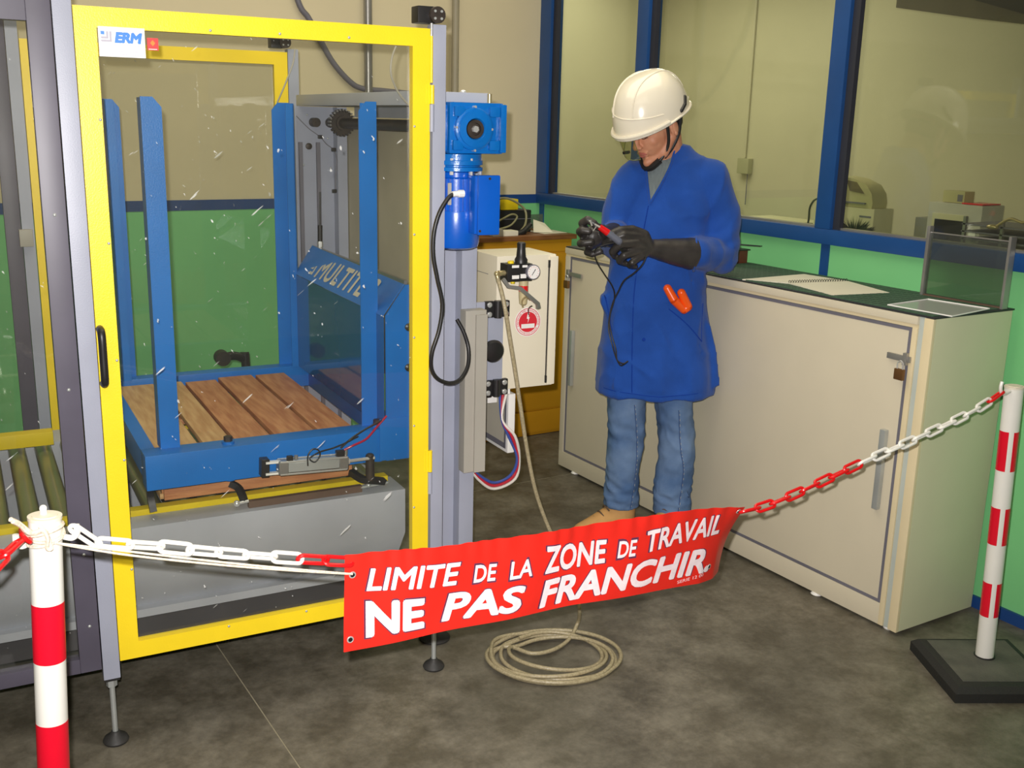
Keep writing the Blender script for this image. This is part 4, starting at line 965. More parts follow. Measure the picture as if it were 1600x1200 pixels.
# ================================================================ BARRIER (world frame)
def pole(top, bot, label, bands, gap_dir, base_c, base_a):
    t = thing('barrier_post', label, 'barrier post', W_)
    top = Vector(top); bot = Vector(bot); d = (top - bot).normalized()
    R = 0.0272
    part('tube', G().cyl(bot, top - d * 0.004, R, n=40), WPOLE, t)
    part('end_cap', G().cyl(top - d * 0.004, top + d * 0.002, R + 0.0012, n=40).cyl(top + d * 0.002, top + d * 0.004, R - 0.006, n=30), mat('cap_cream', (224, 216, 196), 0.5), t)
    a0 = gap_dir
    for (z1, z0) in bands:
        p0 = bot + d * ((z0 - bot.z) / d.z); p1 = bot + d * ((z1 - bot.z) / d.z)
        g = G(); n = 40; span = math.radians(330); rr = []
        u = Vector((1, 0, 0)); u = (u - d * u.dot(d)).normalized(); v = d.cross(u)
        ring = []
        for i in range(n + 1):
            a = a0 + math.radians(15) + span * i / n
            ring.append(u * math.cos(a) + v * math.sin(a))
        P0 = [p0 + q * (R + 0.0005) for q in ring]; P1 = [p1 + q * (R + 0.0005) for q in ring]
        A = [g.bm.verts.new(p) for p in P0]; B = [g.bm.verts.new(p) for p in P1]
        for i in range(n): g.bm.faces.new((A[i], A[i + 1], B[i + 1], B[i]))
        part('red_band', g, RED, t)
    if base_c is not None:
        g = G(); cx, cy = base_c
        e1 = Vector((math.cos(base_a), math.sin(base_a), 0)); e2 = Vector((-e1.y, e1.x, 0))
        def sq(h, z): return [Vector((cx, cy, z)) + e1 * h * a + e2 * h * b for a, b in ((-1, -1), (1, -1), (1, 1), (-1, 1))]
        g.rings([sq(0.166, 0.0), sq(0.166, 0.030), sq(0.150, 0.046), sq(0.130, 0.0515)])
        bs = part('base', g, mat('base_rubber', (34, 34, 32), 0.7, bump=0.3, bscale=120), t, ang=0.3)
        part('base_top', G().rings([sq(0.1295, 0.0515), sq(0.1285, 0.0528)]), mat('base_dusty', (72, 72, 66), 0.8, rgb2=(94, 93, 84), vscale=9, bump=0.4, bscale=150), bs)
        b0 = bot + d * ((0.05 - bot.z) / d.z)
        part('collar', G().cyl(b0, b0 + d * 0.006, R + 0.004, n=32), BLACK, t)
    return t
RPB, RPT = (2.472, -0.902, 0.05), (2.4585, -0.881, 0.929)
rp = pole(RPT, RPB, 'red and white striped barrier post on a black rubber base at right',
     [(0.7939, 0.6705), (0.552, 0.4327), (0.3067, 0.194)], math.radians(190 + 37), (2.449, -0.92), math.radians(-29))
LPB, LPT = (-0.243, -0.809, 0.05), (-0.199, -0.801, 0.972)
lp = pole(LPT, LPB, 'red and white barrier post tied with white rope at left',
     [(0.8141, 0.7026), (0.5827, 0.4648), (0.22, 0.12)], math.radians(0), (-0.243, -0.815), math.radians(8))
# hooks
hk = (2.375,-0.89,0.925)
part('hook', G().tube([(2.432, -0.886, hk[2] - 0.006), (2.405, -0.889, hk[2] - 0.010), (2.385, -0.89, hk[2] - 0.004), (2.378, -0.89, hk[2] + 0.012), (2.381, -0.89, hk[2] + 0.03)], 0.0052, n=8), WPOLE, rp)
part('hook', G().tube([(-0.172, -0.802, 0.930), (-0.158, -0.805, 0.926), (-0.150, -0.807, 0.934), (-0.150, -0.807, 0.95)], 0.0055, n=8), WPOLE, lp)
part('hook', G().tube([(-0.226, -0.802, 0.930), (-0.240, -0.805, 0.926), (-0.248, -0.807, 0.934), (-0.248, -0.807, 0.95)], 0.0055, n=8), WPOLE, lp)
part('peg', G().cyl((-0.20, -0.797, 0.972), (-0.20, -0.797, 0.984), 0.006, n=10).ell((-0.20, -0.797, 0.986), 0.0065), WPOLE, lp)

# banner
BC = [((0.339,-0.85,0.808), (0.333,-0.85,0.595)), ((0.452,-0.85,0.797), (0.45,-0.85,0.59)), ((0.571,-0.85,0.783), (0.57,-0.85,0.585)),
      ((0.73,-0.85,0.771), (0.729,-0.85,0.576)), ((0.902,-0.85,0.763), (0.902,-0.845,0.566)), ((1.087,-0.85,0.754), (1.089,-0.84,0.548)),
      ((1.206,-0.85,0.747), (1.215,-0.83,0.533)), ((1.31,-0.85,0.736), (1.322,-0.815,0.517)), ((1.381,-0.85,0.726), (1.389,-0.79,0.507)), ((1.43,-0.85,0.718), (1.436,-0.76,0.505))]
BX = [540, 620, 700, 800, 900, 1000, 1060, 1110, 1143, 1165]
TT = [Vector(a) for a, b in BC]; BB = [Vector(b) for a, b in BC]
def cm(P, i, t):
    p0, p1, p2, p3 = P[max(i - 1, 0)], P[i], P[min(i + 1, len(P) - 1)], P[min(i + 2, len(P) - 1)]
    return p1.lerp(p2, t)
def ban(px, v, off=0.0):
    i = 0
    while i < len(BX) - 2 and px > BX[i + 1]: i += 1
    t = (px - BX[i]) / (BX[i + 1] - BX[i])
    p = cm(TT, i, t).lerp(cm(BB, i, t), v)
    p.y += 0.004 * math.sin(px * 0.035 + v * 2.0) * (1 - abs(2 * v - 1) * 0.4) + 0.0022 * math.sin(px * 0.21 + 1.3 * math.sin(px * 0.05)) * max(0, 1 - v * 3.2)
    if px > 1090: p.y += 0.02 * ((px - 1090) / 75) ** 2 * math.sin(v * PI)
    p.y -= off
    return p
bt = thing('warning_banner', 'red vinyl banner with white French warning lettering hung across the cell', 'banner', W_)
g = G(); NU, NV = 150, 14
for side, off in ((0, 0.0), (1, -0.0016)):
    V = [[g.bm.verts.new(ban(540 + 625 * i / NU, j / NV, off)) for j in range(NV + 1)] for i in range(NU + 1)]
    for i in range(NU):
        for j in range(NV): g.bm.faces.new((V[i][j], V[i + 1][j], V[i + 1][j + 1], V[i][j + 1]))
part('sheet', g.mesh('sheet', VINYL, recalc=False), None, bt)
words = [('LIMITE', 573, 720, .165, .395, .205, .475, .035, .2), ('DE', 741, 777, .275, .485, .29, .49, .03, .15), ('LA', 797, 831, .29, .505, .285, .50, .03, .15), ('ZONE', 852, 949, .17, .52, .215, .515, .04, .05),
         ('DE', 967, 997, .265, .475, .27, .475, .03, .15), ('TRAVAIL', 1012, 1135, .185, .46, .085, .36, .035, .12),
         ('NE', 572, 663, .50, .885, .555, .90, .06, .0), ('PAS', 691, 822, .55, .88, .60, .93, .05, .22), ('FRANCHIR.', 846, 1127, .60, .95, .52, .86, .05, .22)]
for (w_t, xa, xb, ta, ba_, tb_, bb_, bold, sh) in words:
    def fn(u, v, m=0.0, off=0.002):
        u2 = u * (1 + 2 * m) - m; v2 = v * (1 + 2 * m * 1.6) - m * 1.6
        px = xa + (xb - xa) * u2
        t_ = ta + (tb_ - ta) * u2; b_ = ba_ + (bb_ - ba_) * u2
        return ban(px, b_ + (t_ - b_) * v2, off)
    gw, gb = G(), G()
    cuts = max(4, int((xb - xa) / 4))
    put_text(gw, w_t, lambda u, v: fn(u, v), bold, sh, 1.0, cuts)
    mm = 2.4 / (xb - xa)
    put_text(gb, w_t, lambda u, v: fn(u, v, mm, 0.0012), bold, sh, 1.0, cuts)
    part('word', gw, PRINT, bt); part('word_outline', gb, BORD, bt)
gw = G()
def fn2(u, v): return ban(1071 + 46 * u, 0.955 - 0.05 * u - 0.04 * v, 0.0014)
put_text(gw, 'SERIE 12 00', fn2, 0.0, 0.0, 1.0, 10)
part('small_print', gw, PRINT, bt)
for px, v in ((551, 0.205), (549, 0.875), (1156, 0.055), (1128, 0.80)):
    c = ban(px, v, 0.0015); q = ban(px + 4, v, 0.0015); up2 = (ban(px, v - 0.03, 0.0015) - c).normalized(); r_ = (q - c).normalized()
    n_ = r_.cross(up2).normalized()
    if n_.y > 0: n_ = -n_
    e = part('eyelet', G().lathe([(0.0048, 0.0), (0.0075, 0.0), (0.0072, 0.0012), (0.006, 0.0018), (0.0048, 0.0012)], c, n_, 20), CHROME, bt)
    part('eyelet_hole', G().lathe([(0.0047, 0.0016), (0.0001, 0.0016)], c, n_, 16), mat('hole_dark', (26, 24, 26), 0.8), e)

# plastic chains
def chainthing(pts, colfn, label, roll0=0.5):
    t = thing('barrier_chain', label, 'chain', W_)
    P = catmull([Vector(p) for p in pts], 12)
    L = [0]
    for i in range(1, len(P)): L.append(L[-1] + (P[i] - P[i - 1]).length)
    pitch = 0.0515; n = int(L[-1] / pitch)
    def at(s):
        for i in range(1, len(P)):
            if L[i] >= s: return P[i - 1].lerp(P[i], (s - L[i - 1]) / (L[i] - L[i - 1]))
        return P[-1]
    for k in range(n):
        s = L[-1] * (k + 0.5) / n
        c = at(s); d = (at(min(s + 0.01, L[-1])) - at(max(s - 0.01, 0))).normalized()
        side = d.cross(Vector((0, 0, 1))).normalized(); upv = side.cross(d)
        roll = roll0 + (PI / 2 if k % 2 else 0) + 0.25 * math.sin(k * 1.7)
        a = side * math.cos(roll) + upv * math.sin(roll); b = d.cross(a)
        cl = colfn(k / max(1, n - 1))
        o = link('link', LINKS[cl], t)
        o.matrix_local = Matrix(((d.x, a.x, b.x, c.x), (d.y, a.y, b.y, c.y), (d.z, a.z, b.z, c.z), (0, 0, 0, 1)))
    return t
def linkmesh(m):
    pts = []
    hl, hw = 0.0215, 0.0100
    for i in range(9): a = -PI / 2 + PI * i / 8; pts.append((hl + hw * math.cos(a), hw * math.sin(a), 0))
    for i in range(9): a = PI / 2 + PI * i / 8; pts.append((-hl + hw * math.cos(a), hw * math.sin(a), 0))
    return G().tube(pts, 0.0042, n=8, k=1, closed=True, smooth=False).mesh('link', m)
LINKS = {'w': linkmesh(WPOLE), 'r': linkmesh(REDC)}
chainthing([(-0.152, -0.806, 0.948), (-0.12,-0.81,0.915), (-0.012,-0.82,0.886), (0.102,-0.83,0.854), (0.223,-0.84,0.823), (0.351,-0.845,0.79)], lambda f: 'r' if f > 0.78 else 'w', 'white then red plastic chain from the left post to the banner', 0.9)
chainthing([(1.41,-0.86,0.713), (1.499,-0.86,0.716), (1.633,-0.862,0.738), (1.826,-0.87,0.782), (2.083,-0.88,0.835), (2.277,-0.888,0.882), (2.384, -0.89, hk[2] - 0.004)], lambda f: 'r' if (f < 0.44 or f > 0.96) else 'w', 'red then white plastic chain rising from the banner to the right post', 0.55)
chainthing([(-0.246, -0.806, 0.944), (-0.235,-0.83,0.953), (-0.266,-0.88,0.952), (-0.311,-0.95,0.944), (-0.377,-1,0.894)], lambda f: 'r', 'red plastic chain leaving the left post out of the picture', 0.9)
# rope
g = G()
for off in (0.0, 0.007):
    g.tube([(-0.192,-0.835,0.934), (-0.072, -0.84, 0.896 - off), (0.095, -0.85, 0.844 - off * 0.8), (0.23, -0.855, 0.804 - off * 0.5), (0.351,-0.856,0.768)], 0.0022, n=6)
# turns round the post and loose end
tq = LPT[2]
for k, zq in enumerate((tq - 0.030, tq - 0.038, tq - 0.022)):
    g.tube([(-0.2015 + 0.0305 * math.cos(a * PI / 8), -0.8015 + 0.0305 * math.sin(a * PI / 8), zq + 0.006 * math.sin(a * PI / 8 + k)) for a in range(16)], 0.0034, n=6, k=2, closed=True)
g.tube([(-0.212,-0.835,0.969), (-0.204,-0.84,0.957), (-0.199,-0.84,0.935), (-0.198,-0.84,0.926), (-0.204,-0.84,0.929), (-0.203,-0.845,0.95), (-0.209,-0.84,0.963), (-0.221,-0.84,0.959), (-0.232,-0.845,0.968), (-0.245,-0.85,0.985), (-0.258,-0.86,0.998)], 0.0042, n=7)
g.tube([(-0.215,-0.84,0.962), (-0.231,-0.845,0.963), (-0.243,-0.852,0.981), (-0.255,-0.862,0.994)], 0.0038, n=7)
single('rope', g, ROPE, 'white rope knotted round the left post and tied to the banner eyelet', 'rope')

# ================================================================ OFFICE THINGS behind the glass
t = thing('printer_cabinet', 'pale cabinet with a label behind the glass carrying the beige copier', 'cabinet', W_)
part('body', G().box(4.30, 4.46, 1.232, 1.66, 0.0, 1.240, 0.006), mat('off_white', (206, 200, 164), 0.5), t)
part('label', G().box(4.298, 4.30, 1.25, 1.33, 1.19, 1.20), GASK, t)
t = thing('copier', 'rounded beige copier with dark top window on the pale cabinet', 'copier', W_)
g = G().prism([(1.262, 1.241), (1.60, 1.241), (1.60, 1.40), (1.50, 1.405), (1.40, 1.395), (1.31, 1.365), (1.27, 1.32), (1.258, 1.27)], 'x', 4.31, 4.43)
part('body', g, mat('copier_beige', (190, 182, 134), 0.5), t)
part('window', G().prism([(1.32, 1.318), (1.42, 1.328), (1.45, 1.385), (1.38, 1.378)], 'x', 4.305, 4.31), mat('smoke', (110, 100, 70), 0.3), t)
part('tray', G().box(4.295, 4.309, 1.30, 1.5, 1.262, 1.27), GASK, t)
t = thing('potted_plant', 'dark bushy plant in front of the pale cabinet behind the glass', 'plant', W_)
g = G(); rn_ = random.Random(5); pc_ = Vector((4.05, 1.14, 1.11))
for i in range(520):
    a = rn_.uniform(0, 2 * PI); e = rn_.uniform(-0.1, 1.4); r = rn_.uniform(0.07, 0.125)
    dq = Vector((math.cos(a) * math.cos(e), math.sin(a) * math.cos(e), math.sin(e)))
    s = dq.orthogonal().normalized() * 0.007
    m_ = pc_ + dq * r * 0.5
    g.bm.faces.new([g.bm.verts.new(p) for p in (pc_ + dq * 0.01, m_ + s, pc_ + dq * r, m_ - s)])
part('foliage', g, mat('leaf_dark', (52, 56, 34), 0.7), t, kind='stuff')
part('pot', G().lathe([(0.05, 0.90), (0.065, 1.02), (0.07, 1.03), (0.06, 1.03)], (4.05, 1.15, 0)), mat('terracotta', (150, 90, 60), 0.7), t)
t = thing('plant_stand', 'wooden stand under the bushy plant in the office', 'stand', W_)
part('top', G().box(3.95, 4.15, 1.05, 1.25, 0.88, 0.899), WTOP, t)
for x in (3.97, 4.13):
    for y in (1.07, 1.23): part('leg', G().box(x - 0.01, x + 0.01, y - 0.01, y + 0.01, 0, 0.88), WTOP, t)
t = thing('white_oven', 'white cabinet shaped oven with black window behind the glass', 'oven', W_)
part('body', G().box(4.42, 4.60, 0.66, 0.98, 0.80, 1.300, 0.006), mat('oven_white', (196, 192, 180), 0.45), t)
part('window_frame', G().box(4.412, 4.42, 0.735, 0.945, 0.98, 1.245, 0.003), mat('off_white', (206, 200, 164), 0.5), t)
part('black_window', G().box(4.408, 4.412, 0.755, 0.925, 1.0, 1.215), BLACK, t)
part('switch', G().box(4.408, 4.42, 0.675, 0.715, 1.125, 1.17, 0.002), WHITE, t)
t = thing('low_cabinet', 'olive grey low cabinets along the office wall under the oven', 'cabinet', W_)
part('body', G().box(4.40, 5.0, 0.2, 1.16, 0.0, 0.795, 0.004), mat('olive_grey', (136, 134, 108), 0.6), t)
t = thing('grey_case', 'olive grey case beside the oven behind the glass', 'case', W_)
part('body', G().box(4.55, 4.95, 0.985, 1.155, 0.797, 1.20, 0.004), mat('olive_grey', (136, 134, 108), 0.6), t)
t = thing('small_box', 'small beige box with a dark mark on top of the oven', 'box', W_)
part('body', G().box(4.46, 4.54, 0.80, 0.93, 1.3015, 1.362, 0.003), mat('copier_beige', (190, 182, 134), 0.5), t)
part('mark', G().box(4.458, 4.46, 0.81, 0.84, 1.31, 1.345), GASK, t)
single('red_folder', G().box(4.43, 4.58, 0.67, 0.79, 1.3015, 1.308, 0.001), RED, 'thin red folder on top of the oven', 'folder')
t = thing('wire_rack', 'grey wire shelf rack with brass fittings at the right behind the glass', 'rack', W_)
for y in (0.10, 0.32, 0.52): part('post', G().box(4.1, 4.115, y, y + 0.014, 0, 1.27), STEEL, t)
for k in range(7): part('shelf_bar', G().box(4.1, 4.4, 0.08, 0.54, 1.02 + k * 0.035, 1.027 + k * 0.035), GASK, t)
part('brass_fitting', G().ell((4.08, 0.36, 1.235), (0.018, 0.03, 0.012)).tube([(4.08, 0.34, 1.24), (4.07, 0.27, 1.28), (4.07, 0.20, 1.27), (4.08, 0.14, 1.31)], 0.007, n=8), BRASS, t)
t = thing('pale_table', 'pale table top seen through the middle pane', 'table', W_)
part('top', G().box(4.1, 4.7, 1.75, 2.4, 1.075, 1.10, 0.003), mat('off_white', (206, 200, 164), 0.5), t)
for x in (4.13, 4.66):
    for y in (1.79, 2.36): part('leg', G().box(x, x + 0.03, y - 0.015, y + 0.015, 0, 1.075), GASK, t)
single('desk_lamp', G().tube([(4.4, 1.745 + 0.05, 1.1005), (4.4, 1.79, 1.14), (4.4, 1.79, 1.20), (4.4, 1.765, 1.245), (4.4, 1.73, 1.262)], 0.006, n=8).cyl((4.4, 1.795, 1.1005), (4.4, 1.795, 1.112), 0.03, n=16), BLACK, 'thin black curved lamp arm on the pale table behind the glass', 'lamp')
t = thing('wall_conduit', 'pale conduit dropping to a junction box on the office wall', 'conduit', W_)
part('pipe', G().cyl((OX - 0.012, 3.20, 1.44), (OX - 0.012, 3.20, 2.89), 0.010, n=10), CREAMD, t)
part('junction_box', G().box(OX - 0.05, OX - 0.001, 3.12, 3.235, 1.325, 1.435, 0.006), mat('jbox', (170, 168, 132), 0.5), t)
part('wire', G().cyl((OX - 0.02, 3.15, 1.10), (OX - 0.02, 3.15, 1.325), 0.004, n=6), GASK, t)
t = thing('ceiling_duct', 'dark angular ceiling duct at the upper right behind the glass', 'duct', W_)
da, db, dc_ = (4.2,1.149,2.269), (4.2,0.656,2.182), (4.2,0.305,2.203)
g = G().prism([(da[1], 2.62), (da[1], da[2]), (db[1], db[2]), (dc_[1] - 0.3, dc_[2]), (dc_[1] - 0.3, 2.62)], 'x', 4.2, 4.75)
part('hood', g, mat('duct_dark', (96, 88, 66), 0.6), t)
part('shade', G().prism([(da[1] - 0.25, 2.60), (0.702, 2.281), (0.36, 2.178), (0.36 - 0.4, 2.3), (-0.3, 2.6)], 'x', 4.10, 4.19), mat('duct_black', (34, 32, 28), 0.6), t)
part('hanger', G().cyl((4.5, 0.7, 2.62), (4.5, 0.7, 2.9), 0.03), IRON, t)

# ================================================================ PERSON (frame P: x to the picture's right, y away, z up)
pe = thing('person', 'man in white safety helmet, blue lab coat and jeans looking down at a probe', 'person', P_)
HC = Vector((0.002, -0.035, 1.658))
HR = Matrix.Rotation(math.radians(-50), 3, 'Z') @ Matrix.Rotation(math.radians(25), 3, 'X')
def hl(x, y, z): return HC + HR @ Vector((x, y, z))
SHL, ELL = Vector((0.225, 0.045, 1.455)), Vector((0.285, 0.03, 1.180))       # his left (picture right)
SHR, ELR = Vector((-0.055, 0.02, 1.455)), Vector((-0.115, 0.03, 1.215))
CUL, WRL = Vector((0.155,-0.12,1.199)), Vector((-0.025,-0.21,1.228))
CUR, WRR = Vector((-0.124,-0.06,1.254)), Vector((-0.187,-0.18,1.265))
PL_, PR_ = Vector((-0.087,-0.245,1.238)), Vector((-0.223,-0.235,1.265))
FL = [[(-0.055,-0.25,1.271), (-0.118,-0.285,1.278), (-0.161,-0.285,1.263), (-0.181,-0.27,1.247)],
      [(-0.067,-0.265,1.25), (-0.13,-0.3,1.248), (-0.154,-0.285,1.22), (-0.144,-0.26,1.204)],
      [(-0.063,-0.26,1.222), (-0.113,-0.29,1.208), (-0.126,-0.27,1.187), (-0.105,-0.25,1.176)],
      [(-0.047,-0.25,1.203), (-0.081,-0.275,1.182), (-0.087,-0.255,1.168), (-0.067,-0.24,1.164)]]
TL = [(-0.04,-0.235,1.274), (-0.084,-0.25,1.295), (-0.13,-0.275,1.294), (-0.155,-0.285,1.286)]
FR_ = [[(-0.248,-0.25,1.284), (-0.264,-0.275,1.316), (-0.248,-0.295,1.332), (-0.225,-0.3,1.319)],
      [(-0.254,-0.25,1.271), (-0.272,-0.285,1.287), (-0.265,-0.305,1.294), (-0.243,-0.31,1.291)],
      [(-0.253,-0.245,1.247), (-0.268,-0.28,1.246), (-0.258,-0.3,1.249), (-0.232,-0.305,1.255)],
      [(-0.231,-0.235,1.229), (-0.243,-0.265,1.213), (-0.226,-0.285,1.209), (-0.198,-0.29,1.22)]]
TR = [(-0.194,-0.22,1.251), (-0.18,-0.26,1.278), (-0.192,-0.285,1.301), (-0.216,-0.3,1.308)]
def hand(g, fingers, thumb, palm, wrist, k):
    V = Vector
    for i, f in enumerate(fingers):
        r = (0.0110, 0.0115, 0.0108, 0.0095)[i] * k
        g.chain([V(p) for p in f], [r * 1.12, r * 1.05, r, r * 0.92], 10)
        g.cap(palm, V(f[0]), 0.022 * k, 0.0125 * k, 12); g.cap(wrist, V(f[0]), 0.026 * k, 0.012 * k, 12)
    g.chain([wrist] + [V(p) for p in thumb], [0.026 * k, 0.0175 * k, 0.0135 * k, 0.012 * k, 0.0105 * k], 12)
    g.ell(palm, 0.031 * k)
# body: one continuous surface
g = G()
g.ell(hl(0, 0.018, 0.028), (0.077, 0.098, 0.088), HR); g.ell(hl(0, -0.03, -0.028), (0.064, 0.070, 0.086), HR)
for s in (-1, 1):
    g.chain([hl(s * 0.058, 0.01, -0.045), hl(s * 0.045, -0.035, -0.090), hl(0, -0.076, -0.112)], [0.022, 0.021, 0.018], 10)
    g.ell(hl(s * 0.034, -0.060, -0.032), 0.0245); g.ell(hl(s * 0.010, -0.109, -0.040), 0.0085)
    g.ell(hl(s * 0.029, -0.083, 0.000), (0.016, 0.012, 0.011), HR)
    g.ell(hl(s * 0.078, 0.014, -0.012), (0.010, 0.021, 0.032), HR)
g.ell(hl(0, -0.080, -0.110), 0.0185); g.chain([hl(0, -0.090, 0.012), hl(0, -0.106, -0.012), hl(0, -0.119, -0.034)], [0.009, 0.0095, 0.0125], 10)
g.cap(hl(-0.034, -0.084, 0.022), hl(0.034, -0.084, 0.022), 0.013, n=10)
g.cap(hl(-0.019, -0.094, -0.066), hl(0.019, -0.094, -0.066), 0.0070, n=8); g.cap(hl(-0.016, -0.092, -0.077), hl(0.016, -0.092, -0.077), 0.0070, n=8)
g.cap(hl(0, 0.045, -0.05), (0.075, 0.055, 1.50), 0.056, 0.064, 16); g.cap(hl(0, 0.0, -0.07), (0.065, 0.03, 1.52), 0.045, 0.055, 16)
g.chain([Vector((0.08, 0.06, 1.43)), Vector((0.075, 0.06, 1.25)), Vector((0.065, 0.06, 1.08)), Vector((0.06, 0.05, 0.93))], [0.085, 0.085, 0.08, 0.085], 16)
g.chain([Vector((0.08, 0.06, 1.44)), SHL, ELL, CUL, WRL], [0.06, 0.042, 0.036, 0.032, 0.024], 12)
g.chain([Vector((0.08, 0.06, 1.44)), SHR, ELR, CUR, WRR], [0.06, 0.042, 0.036, 0.032, 0.024], 12)
hand(g, FL, TL, PL_, WRL, 0.72); hand(g, FR_, TR, PR_, WRR, 0.72)
g.chain([Vector((0.0, 0.05, 0.9)), Vector((-0.045, 0.03, 0.47)), Vector((-0.040, 0.04, 0.10))], [0.075, 0.052, 0.04], 14)
g.chain([Vector((0.12, 0.05, 0.9)), Vector((0.168, 0.04, 0.47)), Vector((0.168, 0.05, 0.10))], [0.075, 0.052, 0.04], 14)
g.cap((-0.035, 0.035, 0.06), (-0.14, -0.01, 0.05), 0.03, 0.026, 12); g.cap((0.17, 0.05, 0.06), (0.09, -0.04, 0.05), 0.03, 0.026, 12)
part('body', voxel(g, 0.0042, 3, 'body', SKIN), None, pe)
part('ear', G().ell(hl(0.086, 0.014, -0.012), (0.006, 0.015, 0.024), HR).ell(hl(0.088, 0.008, -0.032), (0.006, 0.008, 0.010), HR), SKIN, pe)
for s in (-1, 1):
    e = part('eyelid', G().ell(hl(s * 0.029, -0.0875, -0.001), (0.0135, 0.0095, 0.0085), HR), mat('lid', (176, 112, 88), 0.5), pe)
    part('eyelashes', G().tube([hl(s * 0.016, -0.095, -0.007), hl(s * 0.029, -0.099, -0.009), hl(s * 0.042, -0.089, -0.006)], 0.0013, n=6), HAIR, e)
    part('eyebrow', G().tube([hl(s * 0.012, -0.098, 0.018), hl(s * 0.030, -0.097, 0.024), hl(s * 0.046, -0.083, 0.020)], 0.0042, n=6), HAIR, pe)
part('lips', G().tube([hl(-0.022, -0.094, -0.069), hl(-0.008, -0.1015, -0.066), hl(0.008, -0.1015, -0.066), hl(0.022, -0.094, -0.069)], 0.0042, n=8).tube([hl(-0.018, -0.093, -0.074), hl(0, -0.1, -0.078), hl(0.018, -0.093, -0.074)], 0.0042, n=8), mat('lip', (180, 104, 92), 0.5), pe)
g = G().ell(hl(0, 0.040, -0.010), (0.074, 0.080, 0.060), HR)
part('hair', g, HAIR, pe)

# helmet
ha, hb, hh = 0.124, 0.160, 0.168
HO = Vector((0, -0.002, 0.030))
def hs(az, s, k=1.0):
    """helmet surface; az round the head (0 = front), s height angle"""
    r = math.cos(s) ** 0.72 if s < PI / 2 - 1e-3 else 0
    fr = 1.0 + 0.05 * max(0, math.cos(az)) * max(0, 1 - s * 2.2)
    return hl(HO.x + ha * r * k * math.sin(az), HO.y - hb * r * k * fr * math.cos(az), HO.z + hh * math.sin(s) * k - 0.012 * max(0, math.cos(az)) * max(0, 1 - 3 * s))
g = G(); NA = 48
rings_ = []
for i in range(19):
    s = (PI / 2 - 0.02) * i / 18
    rings_.append([hs(2 * PI * j / NA, s) for j in range(NA)])
inner = [[hs(2 * PI * j / NA, (PI / 2 - 0.02) * i / 18, 0.965) for j in range(NA)] for i in (18, 12, 6, 0)]
g.rings(list(reversed(rings_)), cap=True); g.rings(inner, cap=False)
A = [hs(2 * PI * j / NA, 0) for j in range(NA)]; Bi = [hs(2 * PI * j / NA, 0, 0.965) for j in range(NA)]
g.rings([A, Bi], cap=False)
hm_ = part('helmet', g, HELM, pe, 'glossy white safety helmet')
part('rim', G().tube([hs(2 * PI * j / 40, 0.0, 1.02) for j in range(40)], 0.0042, n=8, k=1, closed=True), HELM, hm_)
part('peak', G().tube([hs(a, 0.045, 1.035) for a in [(-75 + 15 * i) * PI / 180 for i in range(11)]], 0.0075, n=8, k=3), HELM, hm_)
# two long crown ridges and the front seam
for sx_ in (-1, 1):
    pts = []
    for i in range(19):
        ph = math.radians(20 + 140 * i / 18)      # from the front over the crown to the back
        xx = 0.048 * sx_
        k2 = math.sqrt(max(0, 1 - (xx / ha) ** 2))
        yy_, zz_ = -hb * math.cos(ph) * k2, hh * math.sin(ph) * k2
        az = math.atan2(xx / ha, -yy_ / hb); rad = math.hypot(xx / ha, yy_ / hb)
        s = math.acos(min(1, max(0.0, rad)) ** (1 / 0.72)) if rad < 1 else 0
        pts.append(hs(az, s, 1.004))
    part('ridge', G().tube(pts, 0.0030, n=8, k=2), HELM, hm_)
part('seam', G().tube([hs(math.radians(a), 0.50 - 0.0022 * (a + 50), 1.003) for a in range(-50, 71, 10)], 0.0022, n=6, k=2), HELM, hm_)
part('side_slot', G().chain([hs(math.radians(100), 0.10, 1.0), hs(math.radians(112), 0.16, 1.0), hs(math.radians(120), 0.28, 1.0)], [0.0075, 0.0075, 0.0075], 10), BLACK, hm_, 'black side slot')
part('back_clip', G().obox(hs(math.radians(168), 0.05, 1.03), (0.012, 0.008, 0), (-0.004, 0.006, 0), (0, 0, 0.006), 0.002), HELM, hm_)
# visor below the peak
g = G(); top_, bot_ = [], []
for i in range(25):
    a = math.radians(-80 + 98 * i / 24)
    p = HO + Vector((ha * 0.93 * math.sin(a), -hb * 0.99 * math.cos(a), -0.010)); top_.append(hl(*p))
    dz = -0.098 * (1 - 0.55 * (abs(a) / 1.36) ** 3)
    q = HO + Vector((ha * 0.90 * math.sin(a), -hb * 0.93 * math.cos(a), dz)); bot_.append(hl(*q))
for i in range(24): g.bm.faces.new([g.bm.verts.new(p) for p in (top_[i], top_[i + 1], bot_[i + 1], bot_[i])])
part('visor', g, VISOR, pe, 'clear greenish face visor')
part('visor_edge', G().tube([bot_[i] for i in range(25)], 0.0012, n=6, k=1, smooth=False).tube([top_[24], bot_[24]], 0.0012, n=6, smooth=False), mat('visor_rim', (120, 124, 70), 0.2), pe)
part('visor_clip', G().obox(hl(-0.045, -0.128, -0.050), HR @ Vector((0.012, 0.004, 0)), HR @ Vector((0, 0.004, 0)), HR @ Vector((0, 0, 0.005))), BLACK, pe)
